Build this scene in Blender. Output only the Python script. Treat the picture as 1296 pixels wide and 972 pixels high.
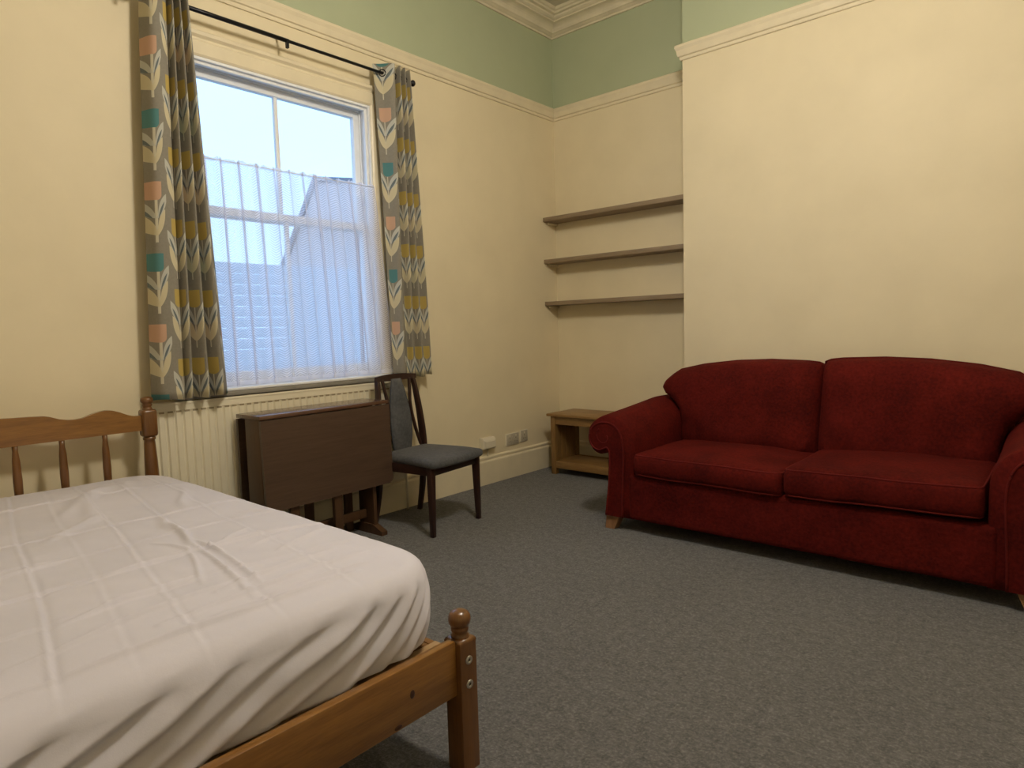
import bpy, bmesh, math, random
import numpy as np
from mathutils import Vector, Matrix, noise

random.seed(7)
for _o in list(bpy.data.objects):
    bpy.data.objects.remove(_o, do_unlink=True)
SC = bpy.context.scene
COL = SC.collection
R = math.radians

# ------------------------------------------------------------------ camera
cam_d = bpy.data.cameras.new('camera')
cam_d.sensor_fit = 'HORIZONTAL'
cam_d.sensor_width = 36.0
cam_d.lens = 828.6 / 1296.0 * 36.0
cam_d.clip_start = 0.02
cam = bpy.data.objects.new('camera', cam_d)
COL.objects.link(cam)
_yaw, _pitch, _roll = -0.716625, -0.083077, -0.0285666
_F = Vector((math.sin(_yaw) * math.cos(_pitch), math.cos(_yaw) * math.cos(_pitch), math.sin(_pitch)))
_R = Vector((math.cos(_yaw), -math.sin(_yaw), 0))
_U = _R.cross(_F)
_R2 = _R * math.cos(_roll) + _U * math.sin(_roll)
_U2 = -_R * math.sin(_roll) + _U * math.cos(_roll)
_m = Matrix((( _R2.x, _U2.x, -_F.x, 3.339), (_R2.y, _U2.y, -_F.y, -4.444), (_R2.z, _U2.z, -_F.z, 1.15), (0, 0, 0, 1)))
cam.matrix_world = _m
SC.camera = cam

# ------------------------------------------------------------------ world and exposure
SKY_STRENGTH = 1.62
LAMP_STRENGTH = 82.0
SC.view_settings.view_transform = 'Standard'
SC.view_settings.look = 'None'
SC.view_settings.gamma = 1.0
SC.view_settings.use_curve_mapping = False
SC.view_settings.exposure = 0.0
world = bpy.data.worlds.new('overcast_sky')
SC.world = world
world.use_nodes = True
_nt = world.node_tree
_nt.nodes.clear()
_out = _nt.nodes.new('ShaderNodeOutputWorld')
_bg = _nt.nodes.new('ShaderNodeBackground')
_tc = _nt.nodes.new('ShaderNodeTexCoord')
_nz = _nt.nodes.new('ShaderNodeTexNoise')
_nz.inputs['Scale'].default_value = 2.2
_nz.inputs['Detail'].default_value = 4
_mx = _nt.nodes.new('ShaderNodeMix')
_mx.data_type = 'RGBA'
_mx.inputs[6].default_value = (0.52, 0.86, 1.45, 1)
_mx.inputs[7].default_value = (0.64, 0.96, 1.50, 1)
_nt.links.new(_tc.outputs['Generated'], _nz.inputs['Vector'])
_nt.links.new(_nz.outputs['Fac'], _mx.inputs[0])
_nt.links.new(_mx.outputs[2], _bg.inputs['Color'])
_bg.inputs['Strength'].default_value = SKY_STRENGTH
_nt.links.new(_bg.outputs[0], _out.inputs['Surface'])


# ------------------------------------------------------------------ material helpers
class X:
    """tiny expression builder on shader math nodes"""
    def __init__(self, nt, sock):
        self.nt, self.s = nt, sock

    def _op(self, op, *others):
        n = self.nt.nodes.new('ShaderNodeMath')
        n.operation = op
        self.nt.links.new(self.s, n.inputs[0])
        for i, o in enumerate(others):
            if isinstance(o, X):
                self.nt.links.new(o.s, n.inputs[i + 1])
            else:
                n.inputs[i + 1].default_value = o
        return X(self.nt, n.outputs[0])

    def __add__(self, o): return self._op('ADD', o)
    def __sub__(self, o): return self._op('SUBTRACT', o)
    def __mul__(self, o): return self._op('MULTIPLY', o)
    def __truediv__(self, o): return self._op('DIVIDE', o)
    def lt(self, o): return self._op('LESS_THAN', o)
    def gt(self, o): return self._op('GREATER_THAN', o)
    def abs(self): return self._op('ABSOLUTE')
    def sin(self): return self._op('SINE')
    def floor(self): return self._op('FLOOR')
    def fract(self): return self._op('FRACT')
    def mod(self, o): return self._op('FLOORED_MODULO', o)
    def max(self, o): return self._op('MAXIMUM', o)
    def min(self, o): return self._op('MINIMUM', o)


def new_mat(name):
    m = bpy.data.materials.new(name)
    m.use_nodes = True
    nt = m.node_tree
    b = nt.nodes['Principled BSDF']
    return m, nt, b


def mixc(nt, fac, a, b):
    n = nt.nodes.new('ShaderNodeMix')
    n.data_type = 'RGBA'
    for i, v in ((0, fac), (6, a), (7, b)):
        if isinstance(v, X):
            nt.links.new(v.s, n.inputs[i])
        elif hasattr(v, 'is_linked'):
            nt.links.new(v, n.inputs[i])
        elif isinstance(v, (tuple, list)):
            n.inputs[i].default_value = (*v[:3], 1)
        else:
            n.inputs[i].default_value = v
    return n.outputs[2]


def noise_node(nt, scale, detail=3, rough=0.55, vec=None, coord='Object', stretch=None):
    tc = nt.nodes.new('ShaderNodeTexCoord')
    v = tc.outputs[coord]
    if stretch:
        mp = nt.nodes.new('ShaderNodeMapping')
        mp.inputs['Scale'].default_value = stretch
        nt.links.new(v, mp.inputs['Vector'])
        v = mp.outputs[0]
    n = nt.nodes.new('ShaderNodeTexNoise')
    n.inputs['Scale'].default_value = scale
    n.inputs['Detail'].default_value = detail
    n.inputs['Roughness'].default_value = rough
    nt.links.new(v, n.inputs['Vector'])
    return n.outputs['Fac']


def ramp(nt, fac, stops):
    r = nt.nodes.new('ShaderNodeValToRGB')
    el = r.color_ramp.elements
    el[0].position, el[0].color = stops[0][0], (*stops[0][1], 1)
    el[1].position, el[1].color = stops[-1][0], (*stops[-1][1], 1)
    for p, c in stops[1:-1]:
        e = el.new(p)
        e.color = (*c, 1)
    nt.links.new(fac, r.inputs[0])
    return r.outputs[0]


def bump(nt, b, fac, strength, dist=0.01):
    n = nt.nodes.new('ShaderNodeBump')
    n.inputs['Strength'].default_value = strength
    n.inputs['Distance'].default_value = dist
    nt.links.new(fac, n.inputs['Height'])
    nt.links.new(n.outputs[0], b.inputs['Normal'])


def flat(name, c, rough=0.6, metal=0.0, nscale=30, var=0.08, bmp=0.0):
    m, nt, b = new_mat(name)
    f = noise_node(nt, nscale)
    lo = tuple(x * (1 - var) for x in c)
    hi = tuple(min(1, x * (1 + var)) for x in c)
    nt.links.new(ramp(nt, f, [(0.3, lo), (0.7, hi)]), b.inputs['Base Color'])
    b.inputs['Roughness'].default_value = rough
    b.inputs['Metallic'].default_value = metal
    if bmp:
        bump(nt, b, f, bmp, 0.003)
    return m


def wood(name, dark, light, stretch, rough=0.4, scale=6, knots=False, coat=0.0):
    m, nt, b = new_mat(name)
    f = noise_node(nt, scale, 5, 0.6, stretch=stretch)
    f2 = noise_node(nt, scale * 5, 3, 0.6, stretch=stretch)
    c = ramp(nt, f, [(0.3, dark), (0.5, tuple((a + b_) / 2 for a, b_ in zip(dark, light))), (0.7, light)])
    c = mixc(nt, 0.35, c, ramp(nt, f2, [(0.35, dark), (0.65, light)]))
    nt.links.new(c, b.inputs['Base Color'])
    b.inputs['Roughness'].default_value = rough
    b.inputs['Coat Weight'].default_value = coat
    b.inputs['Coat Roughness'].default_value = 0.25
    bump(nt, b, f2, 0.12, 0.002)
    return m


def fabric(name, dark, light, nscale=160, rough=0.9, sheen=0.4, bmp=0.4, big=5, spec=0.3):
    m, nt, b = new_mat(name)
    f = noise_node(nt, nscale, 3)
    g = noise_node(nt, big, 3)
    c = mixc(nt, 0.5, ramp(nt, f, [(0.3, dark), (0.7, light)]), ramp(nt, g, [(0.3, dark), (0.7, light)]))
    nt.links.new(c, b.inputs['Base Color'])
    b.inputs['Roughness'].default_value = rough
    b.inputs['Sheen Weight'].default_value = sheen
    b.inputs['Specular IOR Level'].default_value = spec
    b.inputs['Sheen Roughness'].default_value = 0.45
    b.inputs['Sheen Tint'].default_value = (*[min(1, x * 4) for x in light], 1)
    bump(nt, b, f, bmp, 0.004)
    return m


# walls: cream below the picture rail, sage green above it
def wall_paint():
    m, nt, b = new_mat('wall_paint')
    tc = nt.nodes.new('ShaderNodeTexCoord')
    sp = nt.nodes.new('ShaderNodeSeparateXYZ')
    nt.links.new(tc.outputs['Object'], sp.inputs[0])
    z = X(nt, sp.outputs[2])
    n = noise_node(nt, 3.0, 4)
    cream = ramp(nt, n, [(0.3, (0.74, 0.65, 0.455)), (0.7, (0.79, 0.695, 0.49))])
    green = ramp(nt, n, [(0.3, (0.425, 0.475, 0.315)), (0.7, (0.45, 0.50, 0.335))])
    nt.links.new(mixc(nt, z.gt(2.9), cream, green), b.inputs['Base Color'])
    b.inputs['Roughness'].default_value = 0.62
    f = noise_node(nt, 55, 4, 0.65)
    bump(nt, b, f, 0.10, 0.004)
    return m


def carpet_mat():
    m, nt, b = new_mat('grey_carpet')
    f = noise_node(nt, 95, 3, 0.8)
    g = noise_node(nt, 2.2, 4, 0.6)
    k = noise_node(nt, 300, 2, 0.7)
    c = ramp(nt, f, [(0.28, (0.035, 0.036, 0.039)), (0.5, (0.132, 0.131, 0.134)), (0.72, (0.43, 0.422, 0.415))])
    c2 = ramp(nt, g, [(0.35, (0.13, 0.131, 0.138)), (0.65, (0.20, 0.20, 0.205))])
    c = mixc(nt, 0.28, c, c2)
    h = noise_node(nt, 30, 4, 0.7)
    c = mixc(nt, 0.35, c, ramp(nt, h, [(0.32, (0.055, 0.055, 0.056)), (0.68, (0.29, 0.285, 0.28))]))
    nt.links.new(c, b.inputs['Base Color'])
    b.inputs['Roughness'].default_value = 1.0
    b.inputs['Specular IOR Level'].default_value = 0.1
    b.inputs['Sheen Weight'].default_value = 0.15
    s = X(nt, f) + X(nt, k) * 0.5
    bump(nt, b, s.s, 0.9, 0.012)
    return m


def curtain_mat():
    m, nt, b = new_mat('tulip_print_fabric')
    uvn = nt.nodes.new('ShaderNodeUVMap')
    sp = nt.nodes.new('ShaderNodeSeparateXYZ')
    nt.links.new(uvn.outputs[0], sp.inputs[0])
    u, v = X(nt, sp.outputs[0]), X(nt, sp.outputs[1])
    PW, H = 0.165, 0.322
    ci = (u / PW).floor()
    odd = ci.mod(2.0)
    du = (u / PW).fract() * PW - PW / 2
    vv = v + odd * (H / 2)
    ri = (vv / H).floor()
    dv = (vv / H).fract() * H - 0.27
    au = du.abs()

    def leaf(p0, p1, w, side=1):
        cx, cy = (p0[0] + p1[0]) / 2, (p0[1] + p1[1]) / 2
        L = math.hypot(p1[0] - p0[0], p1[1] - p0[1])
        ex, ey = (p1[0] - p0[0]) / L, (p1[1] - p0[1]) / L
        s = (au - cx) * ex + (dv - cy) * ey
        t = (dv - cy) * ex - (au - cx) * ey
        k = s * (2 / L)
        lim = (k * k * -1.0 + 1.0) * w
        return t.abs().lt(lim), t, lim
    blade, bt, bl = leaf((0.0, -0.128), (0.092, -0.012), 0.023)
    belly, _, _ = leaf((0.0, -0.205), (0.070, -0.085), 0.023)
    vein, _, _ = leaf((0.008, -0.128), (0.068, -0.050), 0.008)
    stem = au.lt(0.0035) * dv.lt(-0.02) * dv.gt(-0.235)
    # cup: flat-topped, rounded below
    w_ = (dv + 0.045) * 40.0
    rr = w_.max(0.0).min(1.0)
    rnd = (rr * (rr * -1.0 + 2.0))._op('SQRT') * 0.043
    cup = au.lt(rnd) * dv.lt(0.038) * dv.gt(-0.045)
    alt = (ri + ci).mod(2.0)
    grey = mixc(nt, noise_node(nt, 90, 3), (0.265, 0.245, 0.20), (0.345, 0.32, 0.265))
    cupc = mixc(nt, alt, (0.66, 0.42, 0.29), (0.10, 0.27, 0.28))
    cupc = mixc(nt, odd, cupc, (0.56, 0.42, 0.12))
    c = mixc(nt, stem, grey, (0.70, 0.66, 0.52))
    c = mixc(nt, belly, c, (0.70, 0.63, 0.43))
    c = mixc(nt, blade, c, (0.60, 0.60, 0.54))
    c = mixc(nt, vein, c, (0.17, 0.205, 0.215))
    c = mixc(nt, cup, c, cupc)
    nt.links.new(c, b.inputs['Base Color'])
    b.inputs['Roughness'].default_value = 0.85
    f = noise_node(nt, 400, 2)
    bump(nt, b, f, 0.25, 0.002)
    # lined cotton lets a little daylight through
    out = nt.nodes['Material Output']
    tr = nt.nodes.new('ShaderNodeBsdfTranslucent')
    nt.links.new(c, tr.inputs['Color'])
    ms = nt.nodes.new('ShaderNodeMixShader')
    ms.inputs[0].default_value = 0.22
    nt.links.new(b.outputs[0], ms.inputs[1])
    nt.links.new(tr.outputs[0], ms.inputs[2])
    nt.links.new(ms.outputs[0], out.inputs['Surface'])
    return m


def net_mat():
    m, nt, b = new_mat('chevron_net')
    uvn = nt.nodes.new('ShaderNodeUVMap')
    sp = nt.nodes.new('ShaderNodeSeparateXYZ')
    nt.links.new(uvn.outputs[0], sp.inputs[0])
    u, v = X(nt, sp.outputs[0]), X(nt, sp.outputs[1])
    tri = ((u / 0.040).fract() - 0.5).abs() * 2.0
    zig = ((v + tri * 0.018) / 0.0130).fract()
    band = (u * (2 * math.pi / 0.080)).sin() * 0.5 + 0.5
    band2 = (u * (2 * math.pi / 0.133) + 1.3).sin() * 0.5 + 0.5
    line = ((zig - 0.5).abs() * -2.0 + 1.0)
    hem = v.lt(0.025).max(v.gt(1.125))
    al = (line * 0.46 + 0.14 + band * 0.16 + band2 * 0.14).max(hem * 0.75)
    out = nt.nodes['Material Output']
    nt.nodes.remove(b)
    col = (0.84, 0.83, 0.90, 1)
    tr = nt.nodes.new('ShaderNodeBsdfTranslucent')
    tr.inputs['Color'].default_value = col
    df = nt.nodes.new('ShaderNodeBsdfDiffuse')
    df.inputs['Color'].default_value = col
    a = nt.nodes.new('ShaderNodeMixShader')
    a.inputs[0].default_value = 0.6
    nt.links.new(df.outputs[0], a.inputs[1])
    nt.links.new(tr.outputs[0], a.inputs[2])
    tp = nt.nodes.new('ShaderNodeBsdfTransparent')
    ms = nt.nodes.new('ShaderNodeMixShader')
    nt.links.new(al.s, ms.inputs[0])
    nt.links.new(tp.outputs[0], ms.inputs[1])
    nt.links.new(a.outputs[0], ms.inputs[2])
    nt.links.new(ms.outputs[0], out.inputs['Surface'])
    return m


def glass_mat():
    m, nt, b = new_mat('window_glass')
    out = nt.nodes['Material Output']
    nt.nodes.remove(b)
    tp = nt.nodes.new('ShaderNodeBsdfTransparent')
    tp.inputs['Color'].default_value = (0.96, 0.98, 0.97, 1)
    gl = nt.nodes.new('ShaderNodeBsdfGlossy')
    gl.inputs['Roughness'].default_value = 0.02
    fr = nt.nodes.new('ShaderNodeLayerWeight')
    fc = X(nt, fr.outputs['Facing'])
    fc = fc * fc * fc * fc * 0.5 + 0.02
    ms = nt.nodes.new('ShaderNodeMixShader')
    nt.links.new(fc.s, ms.inputs[0])
    nt.links.new(tp.outputs[0], ms.inputs[1])
    nt.links.new(gl.outputs[0], ms.inputs[2])
    nt.links.new(ms.outputs[0], out.inputs['Surface'])
    return m


def brick_mat(name, c1, c2, mortar):
    m, nt, b = new_mat(name)
    tc = nt.nodes.new('ShaderNodeTexCoord')
    mp = nt.nodes.new('ShaderNodeMapping')
    mp.inputs['Rotation'].default_value = (R(90), 0, R(90))
    nt.links.new(tc.outputs['Object'], mp.inputs['Vector'])
    br = nt.nodes.new('ShaderNodeTexBrick')
    br.inputs['Scale'].default_value = 1.0
    br.inputs['Brick Width'].default_value = 0.225
    br.inputs['Row Height'].default_value = 0.075
    br.inputs['Mortar Size'].default_value = 0.006
    br.inputs['Color1'].default_value = (*c1, 1)
    br.inputs['Color2'].default_value = (*c2, 1)
    br.inputs['Mortar'].default_value = (*mortar, 1)
    nt.links.new(mp.outputs[0], br.inputs['Vector'])
    nt.links.new(br.outputs['Color'], b.inputs['Base Color'])
    b.inputs['Roughness'].default_value = 0.9
    return m


def emit_mat(name, c, s):
    m, nt, b = new_mat(name)
    b.inputs['Base Color'].default_value = (0.9, 0.88, 0.82, 1)
    b.inputs['Emission Color'].default_value = (*c, 1)
    b.inputs['Emission Strength'].default_value = s
    return m


def sheet_mat():
    m, nt, b = new_mat('white_sheet')
    f = noise_node(nt, 500, 2)
    g = noise_node(nt, 4, 4)
    nt.links.new(ramp(nt, g, [(0.3, (0.60, 0.585, 0.675)), (0.7, (0.64, 0.62, 0.715))]), b.inputs['Base Color'])
    b.inputs['Roughness'].default_value = 0.8
    b.inputs['Sheen Weight'].default_value = 0.15
    h = noise_node(nt, 14, 5, 0.6)
    s = X(nt, f) * 0.15 + X(nt, h)
    bump(nt, b, s.s, 0.12, 0.01)
    return m


M = {
    'wall': wall_paint(),
    'carpet': carpet_mat(),
    'ceil': flat('ceiling_paint', (0.62, 0.56, 0.44), 0.8, nscale=3),
    'cornice': flat('cornice_paint', (0.70, 0.63, 0.47), 0.6, nscale=6),
    'trim': flat('cream_gloss_trim', (0.76, 0.675, 0.49), 0.35, nscale=8, var=0.04),
    'white': flat('white_gloss_paint', (0.84, 0.86, 0.88), 0.35, nscale=8, var=0.04),
    'nosing': flat('grey_sill_edge', (0.25, 0.235, 0.20), 0.6, nscale=10),
    'curtain': curtain_mat(),
    'net': net_mat(),
    'glass': glass_mat(),
    'black': flat('black_metal', (0.012, 0.012, 0.014), 0.35, 0.6),
    'rad': flat('radiator_enamel', (0.78, 0.72, 0.56), 0.35, nscale=6, var=0.03),
    'radgap': flat('radiator_slot', (0.34, 0.28, 0.18), 0.7),
    'pine_x': wood('pine_along_x', (0.14, 0.055, 0.013), (0.25, 0.115, 0.028), (0.6, 8, 8), 0.32, coat=0.3),
    'pine_y': wood('pine_along_y', (0.16, 0.066, 0.014), (0.29, 0.138, 0.032), (8, 0.6, 8), 0.30, coat=0.35),
    'pine_z': wood('pine_along_z', (0.105, 0.042, 0.011), (0.19, 0.083, 0.022), (8, 8, 0.6), 0.30, coat=0.35),
    'knot': flat('pine_knot', (0.045, 0.014, 0.006), 0.4),
    'sapele_y': wood('brown_veneer', (0.060, 0.034, 0.021), (0.098, 0.058, 0.037), (10, 0.5, 10), 0.42, 5, coat=0.1),
    'sapele_top': wood('brown_veneer_top', (0.085, 0.040, 0.022), (0.16, 0.085, 0.052), (10, 0.5, 10), 0.22, 5, coat=0.4),
    'tleg': wood('brown_table_leg', (0.060, 0.028, 0.012), (0.105, 0.052, 0.023), (9, 9, 0.6), 0.45),
    'dark_wood': wood('dark_chair_wood', (0.022, 0.009, 0.007), (0.042, 0.017, 0.012), (9, 9, 0.8), 0.32),
    'chair_fab': fabric('slate_velour', (0.050, 0.052, 0.056), (0.118, 0.119, 0.126), 60, sheen=0.25),
    'oak': wood('oak_side_table', (0.20, 0.105, 0.032), (0.34, 0.195, 0.068), (0.8, 7, 7), 0.4, 6, coat=0.1),
    'oak_z': wood('oak_side_table_upright', (0.18, 0.095, 0.028), (0.30, 0.17, 0.058), (7, 7, 0.8), 0.4, 6, coat=0.1),
    'shelf': wood('greyed_oak_shelf', (0.20, 0.145, 0.09), (0.33, 0.25, 0.165), (0.6, 9, 9), 0.5, 7),
    'sofa': fabric('crimson_chenille', (0.036, 0.0020, 0.0014), (0.122, 0.0088, 0.0054), 80, sheen=0.10, spec=0.12),
    'sofa_pipe': fabric('crimson_piping', (0.08, 0.006, 0.005), (0.13, 0.012, 0.009), 200, sheen=0.1, spec=0.15),
    'sofa_leg': wood('beech_foot', (0.21, 0.10, 0.045), (0.33, 0.18, 0.085), (7, 7, 0.8), 0.4),
    'sheet': sheet_mat(),
    'plastic': flat('ivory_plastic', (0.74, 0.68, 0.54), 0.35, nscale=5, var=0.02),
    'chalk': flat('socket_plate_grey', (0.50, 0.455, 0.36), 0.35, nscale=90, var=0.10),
    'slot': flat('dark_slot', (0.05, 0.04, 0.03), 0.6),
    'steel': flat('zinc_bolt', (0.55, 0.53, 0.48), 0.3, 0.9),
    'slat': wood('pale_slat', (0.36, 0.22, 0.10), (0.50, 0.33, 0.17), (7, 0.6, 7), 0.5),
    'bulb': emit_mat('lit_opal_glass', (1.0, 0.905, 0.755), LAMP_STRENGTH),
    'brass': flat('lamp_fitting', (0.5, 0.42, 0.28), 0.35, 0.8),
    'brick': brick_mat('red_brick', (0.30, 0.13, 0.09), (0.38, 0.18, 0.12), (0.45, 0.42, 0.38)),
    'pink_brick': brick_mat('pink_brick', (0.60, 0.33, 0.31), (0.66, 0.38, 0.36), (0.62, 0.5, 0.46)),
    'slate': flat('roof_slate', (0.20, 0.20, 0.23), 0.7),
    'fence': wood('fence_board', (0.48, 0.48, 0.50), (0.60, 0.60, 0.62), (8, 0.6, 8), 0.7),
    'ground': flat('paving', (0.58, 0.57, 0.55), 0.9),
}


# ------------------------------------------------------------------ object helpers
def tag(o, label=None, cat=None, group=None, kind=None):
    if label: o['label'] = label
    if cat: o['category'] = cat
    if group: o['group'] = group
    if kind: o['kind'] = kind
    return o


def empty(name, loc=(0, 0, 0), rz=0.0):
    o = bpy.data.objects.new(name, None)
    o.empty_display_size = 0.1
    COL.objects.link(o)
    o.location = loc
    o.rotation_euler = (0, 0, rz)
    o['_local'] = 0
    return o


def link(name, me, mat, parent=None, local=False):
    o = bpy.data.objects.new(name, me)
    COL.objects.link(o)
    if mat is not None:
        me.materials.append(M[mat] if isinstance(mat, str) else mat)
    if parent is not None:
        o.parent = parent
        if not local and parent.type == 'EMPTY':
            o.matrix_parent_inverse = Matrix.Translation(-Vector(parent.location))
    return o


def pyobj(name, verts, faces, mat, parent=None, smooth=True, local=False, uv=None):
    me = bpy.data.meshes.new(name)
    me.from_pydata([tuple(map(float, v)) for v in verts], [], faces)
    me.update()
    if smooth:
        me.polygons.foreach_set('use_smooth', [True] * len(me.polygons))
    if uv is not None:
        l = me.uv_layers.new(name='UVMap')
        for lp in me.loops:
            l.data[lp.index].uv = uv[lp.vertex_index]
    return link(name, me, mat, parent, local)


def bmobj(name, bm, mat, parent=None, smooth=False, local=False):
    bmesh.ops.recalc_face_normals(bm, faces=bm.faces)
    me = bpy.data.meshes.new(name)
    bm.to_mesh(me)
    bm.free()
    if smooth:
        me.polygons.foreach_set('use_smooth', [True] * len(me.polygons))
        try:
            me.set_sharp_from_angle(angle=R(40))
        except Exception:
            pass
    return link(name, me, mat, parent, local)


def add_box(bm, x0, x1, y0, y1, z0, z1, bev=0.0, seg=2):
    t = bmesh.new()
    bmesh.ops.create_cube(t, size=1)
    for v in t.verts:
        v.co = Vector(((x0 + x1) / 2 + v.co.x * (x1 - x0), (y0 + y1) / 2 + v.co.y * (y1 - y0), (z0 + z1) / 2 + v.co.z * (z1 - z0)))
    if bev > 0:
        bmesh.ops.bevel(t, geom=t.edges[:], offset=bev, segments=seg, affect='EDGES', profile=0.5)
    me = bpy.data.meshes.new('t')
    t.to_mesh(me)
    t.free()
    bm.from_mesh(me)
    bpy.data.meshes.remove(me)


def box(name, x0, x1, y0, y1, z0, z1, mat, parent=None, bev=0.003, local=False, seg=2):
    bm = bmesh.new()
    add_box(bm, x0, x1, y0, y1, z0, z1, bev, seg)
    return bmobj(name, bm, mat, parent, smooth=bev > 0, local=local)


def add_prism(bm, poly, axis, a, b):
    """poly: 2-D points; axis 'x','y','z' = extrusion axis from a to b"""
    def P(p, t):
        if axis == 'x': return (t, p[0], p[1])
        if axis == 'y': return (p[0], t, p[1])
        return (p[0], p[1], t)
    v0 = [bm.verts.new(P(p, a)) for p in poly]
    v1 = [bm.verts.new(P(p, b)) for p in poly]
    n = len(poly)
    for i in range(n):
        bm.faces.new((v0[i], v0[(i + 1) % n], v1[(i + 1) % n], v1[i]))
    bm.faces.new(v0[::-1])
    bm.faces.new(v1)


def prism(name, poly, axis, a, b, mat, parent=None, smooth=False, local=False, bev=0.0):
    bm = bmesh.new()
    add_prism(bm, poly, axis, a, b)
    if bev:
        bmesh.ops.recalc_face_normals(bm, faces=bm.faces)
        ed = [e for e in bm.edges if len(e.link_faces) == 2 and e.calc_face_angle(0) > 0.6]
        bmesh.ops.bevel(bm, geom=ed, offset=bev, segments=2, affect='EDGES', profile=0.5)
    return bmobj(name, bm, mat, parent, smooth, local)


def tube_data(path, r, seg=8, closed=False, flat_=None):
    path = [Vector(p) for p in path]
    n = len(path)
    V, Fc = [], []
    up = Vector((0, 0, 1))
    for i, p in enumerate(path):
        a = path[(i - 1) % n] if (closed or i > 0) else p
        b = path[(i + 1) % n] if (closed or i < n - 1) else p
        t = (b - a).normalized()
        ref = up if abs(t.dot(up)) < 0.95 else Vector((1, 0, 0))
        s = t.cross(ref).normalized()
        q = s.cross(t)
        rr = r[i] if isinstance(r, (list, tuple)) else r
        for k in range(seg):
            th = 2 * math.pi * k / seg
            V.append(p + s * math.cos(th) * rr + q * math.sin(th) * rr)
    m = n if closed else n - 1
    for i in range(m):
        for k in range(seg):
            a, b = i * seg + k, i * seg + (k + 1) % seg
            c, d = ((i + 1) % n) * seg + (k + 1) % seg, ((i + 1) % n) * seg + k
            Fc.append((a, b, c, d))
    if not closed:
        Fc.append(tuple(range(seg))[::-1])
        Fc.append(tuple((n - 1) * seg + k for k in range(seg)))
    return V, Fc


def tube(name, path, r, mat, parent=None, seg=8, closed=False, local=False):
    V, Fc = tube_data(path, r, seg, closed)
    return pyobj(name, V, Fc, mat, parent, True, local)


def lathe_data(prof, cx, cy, seg=20):
    V, Fc = [], []
    for r, z in prof:
        for k in range(seg):
            th = 2 * math.pi * k / seg
            V.append((cx + r * math.cos(th), cy + r * math.sin(th), z))
    for i in range(len(prof) - 1):
        for k in range(seg):
            Fc.append((i * seg + k, i * seg + (k + 1) % seg, (i + 1) * seg + (k + 1) % seg, (i + 1) * seg + k))
    Fc.append(tuple(range(seg))[::-1])
    Fc.append(tuple((len(prof) - 1) * seg + k for k in range(seg)))
    return V, Fc


def lathe(name, prof, cx, cy, mat, parent=None, seg=20, local=False):
    V, Fc = lathe_data(prof, cx, cy, seg)
    return pyobj(name, V, Fc, mat, parent, True, local)


def catmull(pts, n):
    pts = [np.array(p, float) for p in pts]
    P = [2 * pts[0] - pts[1]] + pts + [2 * pts[-1] - pts[-2]]
    out = []
    m = len(pts) - 1
    for i in range(n):
        t = i / (n - 1) * m
        k = min(int(t), m - 1)
        f = t - k
        p0, p1, p2, p3 = P[k], P[k + 1], P[k + 2], P[k + 3]
        out.append(0.5 * ((2 * p1) + (-p0 + p2) * f + (2 * p0 - 5 * p1 + 4 * p2 - p3) * f * f + (-p0 + 3 * p1 - 3 * p2 + p3) * f ** 3))
    return out


def rounded(name, x0, x1, y0, y1, z0, z1, r, mat, parent=None, nseg=5, ni=10, deform=None, local=False):
    """box with rounded edges sampled densely so that `deform` can shape it"""
    half = np.array([(x1 - x0) / 2, (y1 - y0) / 2, (z1 - z0) / 2])
    cen = np.array([(x0 + x1) / 2, (y0 + y1) / 2, (z0 + z1) / 2])
    rr = min(r, *(half * 0.999))

    def samples(h):
        a = [-h + rr * (1 - math.cos(t)) for t in np.linspace(0, math.pi / 2, nseg)]
        mid = list(np.linspace(-h + rr, h - rr, ni))[1:-1]
        return a + mid + [-q for q in a[::-1]]
    S = [samples(h) for h in half]
    idx, V, Fc = {}, [], []

    def vid(p):
        key = tuple(round(c, 6) for c in p)
        if key not in idx:
            p = np.array(p)
            q = np.clip(p, -(half - rr), half - rr)
            d = p - q
            L = np.linalg.norm(d)
            w = q + (d / L * rr if L > 1e-9 else 0)
            idx[key] = len(V)
            V.append(w)
        return idx[key]
    for ax in range(3):
        b, c = [(1, 2), (2, 0), (0, 1)][ax]
        for sg in (-1, 1):
            for i in range(len(S[b]) - 1):
                for j in range(len(S[c]) - 1):
                    q = []
                    for (di, dj) in ((0, 0), (1, 0), (1, 1), (0, 1)):
                        p = [0, 0, 0]
                        p[ax] = sg * half[ax]
                        p[b] = S[b][i + di]
                        p[c] = S[c][j + dj]
                        q.append(vid(p))
                    if sg < 0: q = q[::-1]
                    if len(set(q)) == 4:
                        Fc.append(tuple(q))
                    elif len(set(q)) == 3:
                        Fc.append(tuple(dict.fromkeys(q)))
    out = []
    for v in V:
        n = v / half
        w = v + cen
        if deform is not None:
            w = np.array(deform(w, n))
        out.append(w)
    return pyobj(name, out, Fc, mat, parent, True, local)


# ------------------------------------------------------------------ room shell
ZC = 3.63
YB = -5.7
XR = 4.65
CB0, CB1, CBD = 1.345, 3.30, -0.40
OUT = [(0, YB), (0, 0), (CB0, 0), (CB0, CBD), (CB1, CBD), (CB1, 0), (XR, 0), (XR, YB)]
SIDE = ['left', 'alcove', 'breast_side', 'chimney_breast', 'breast_return', 'far_alcove', 'right', 'rear']

# carpet floor
bm = bmesh.new()
add_box(bm, -0.05, XR + 0.05, YB - 0.05, 0.05, -0.06, 0.0)
tag(bmobj('floor', bm, 'carpet'), 'dark grey carpet covering the whole floor', kind='structure')
bm = bmesh.new()
add_box(bm, -0.3, XR + 0.15, YB - 0.15, 0.15, ZC, ZC + 0.1)
tag(bmobj('ceiling', bm, 'ceil'), 'plain ceiling above the moulded cornice', kind='structure')

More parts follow.
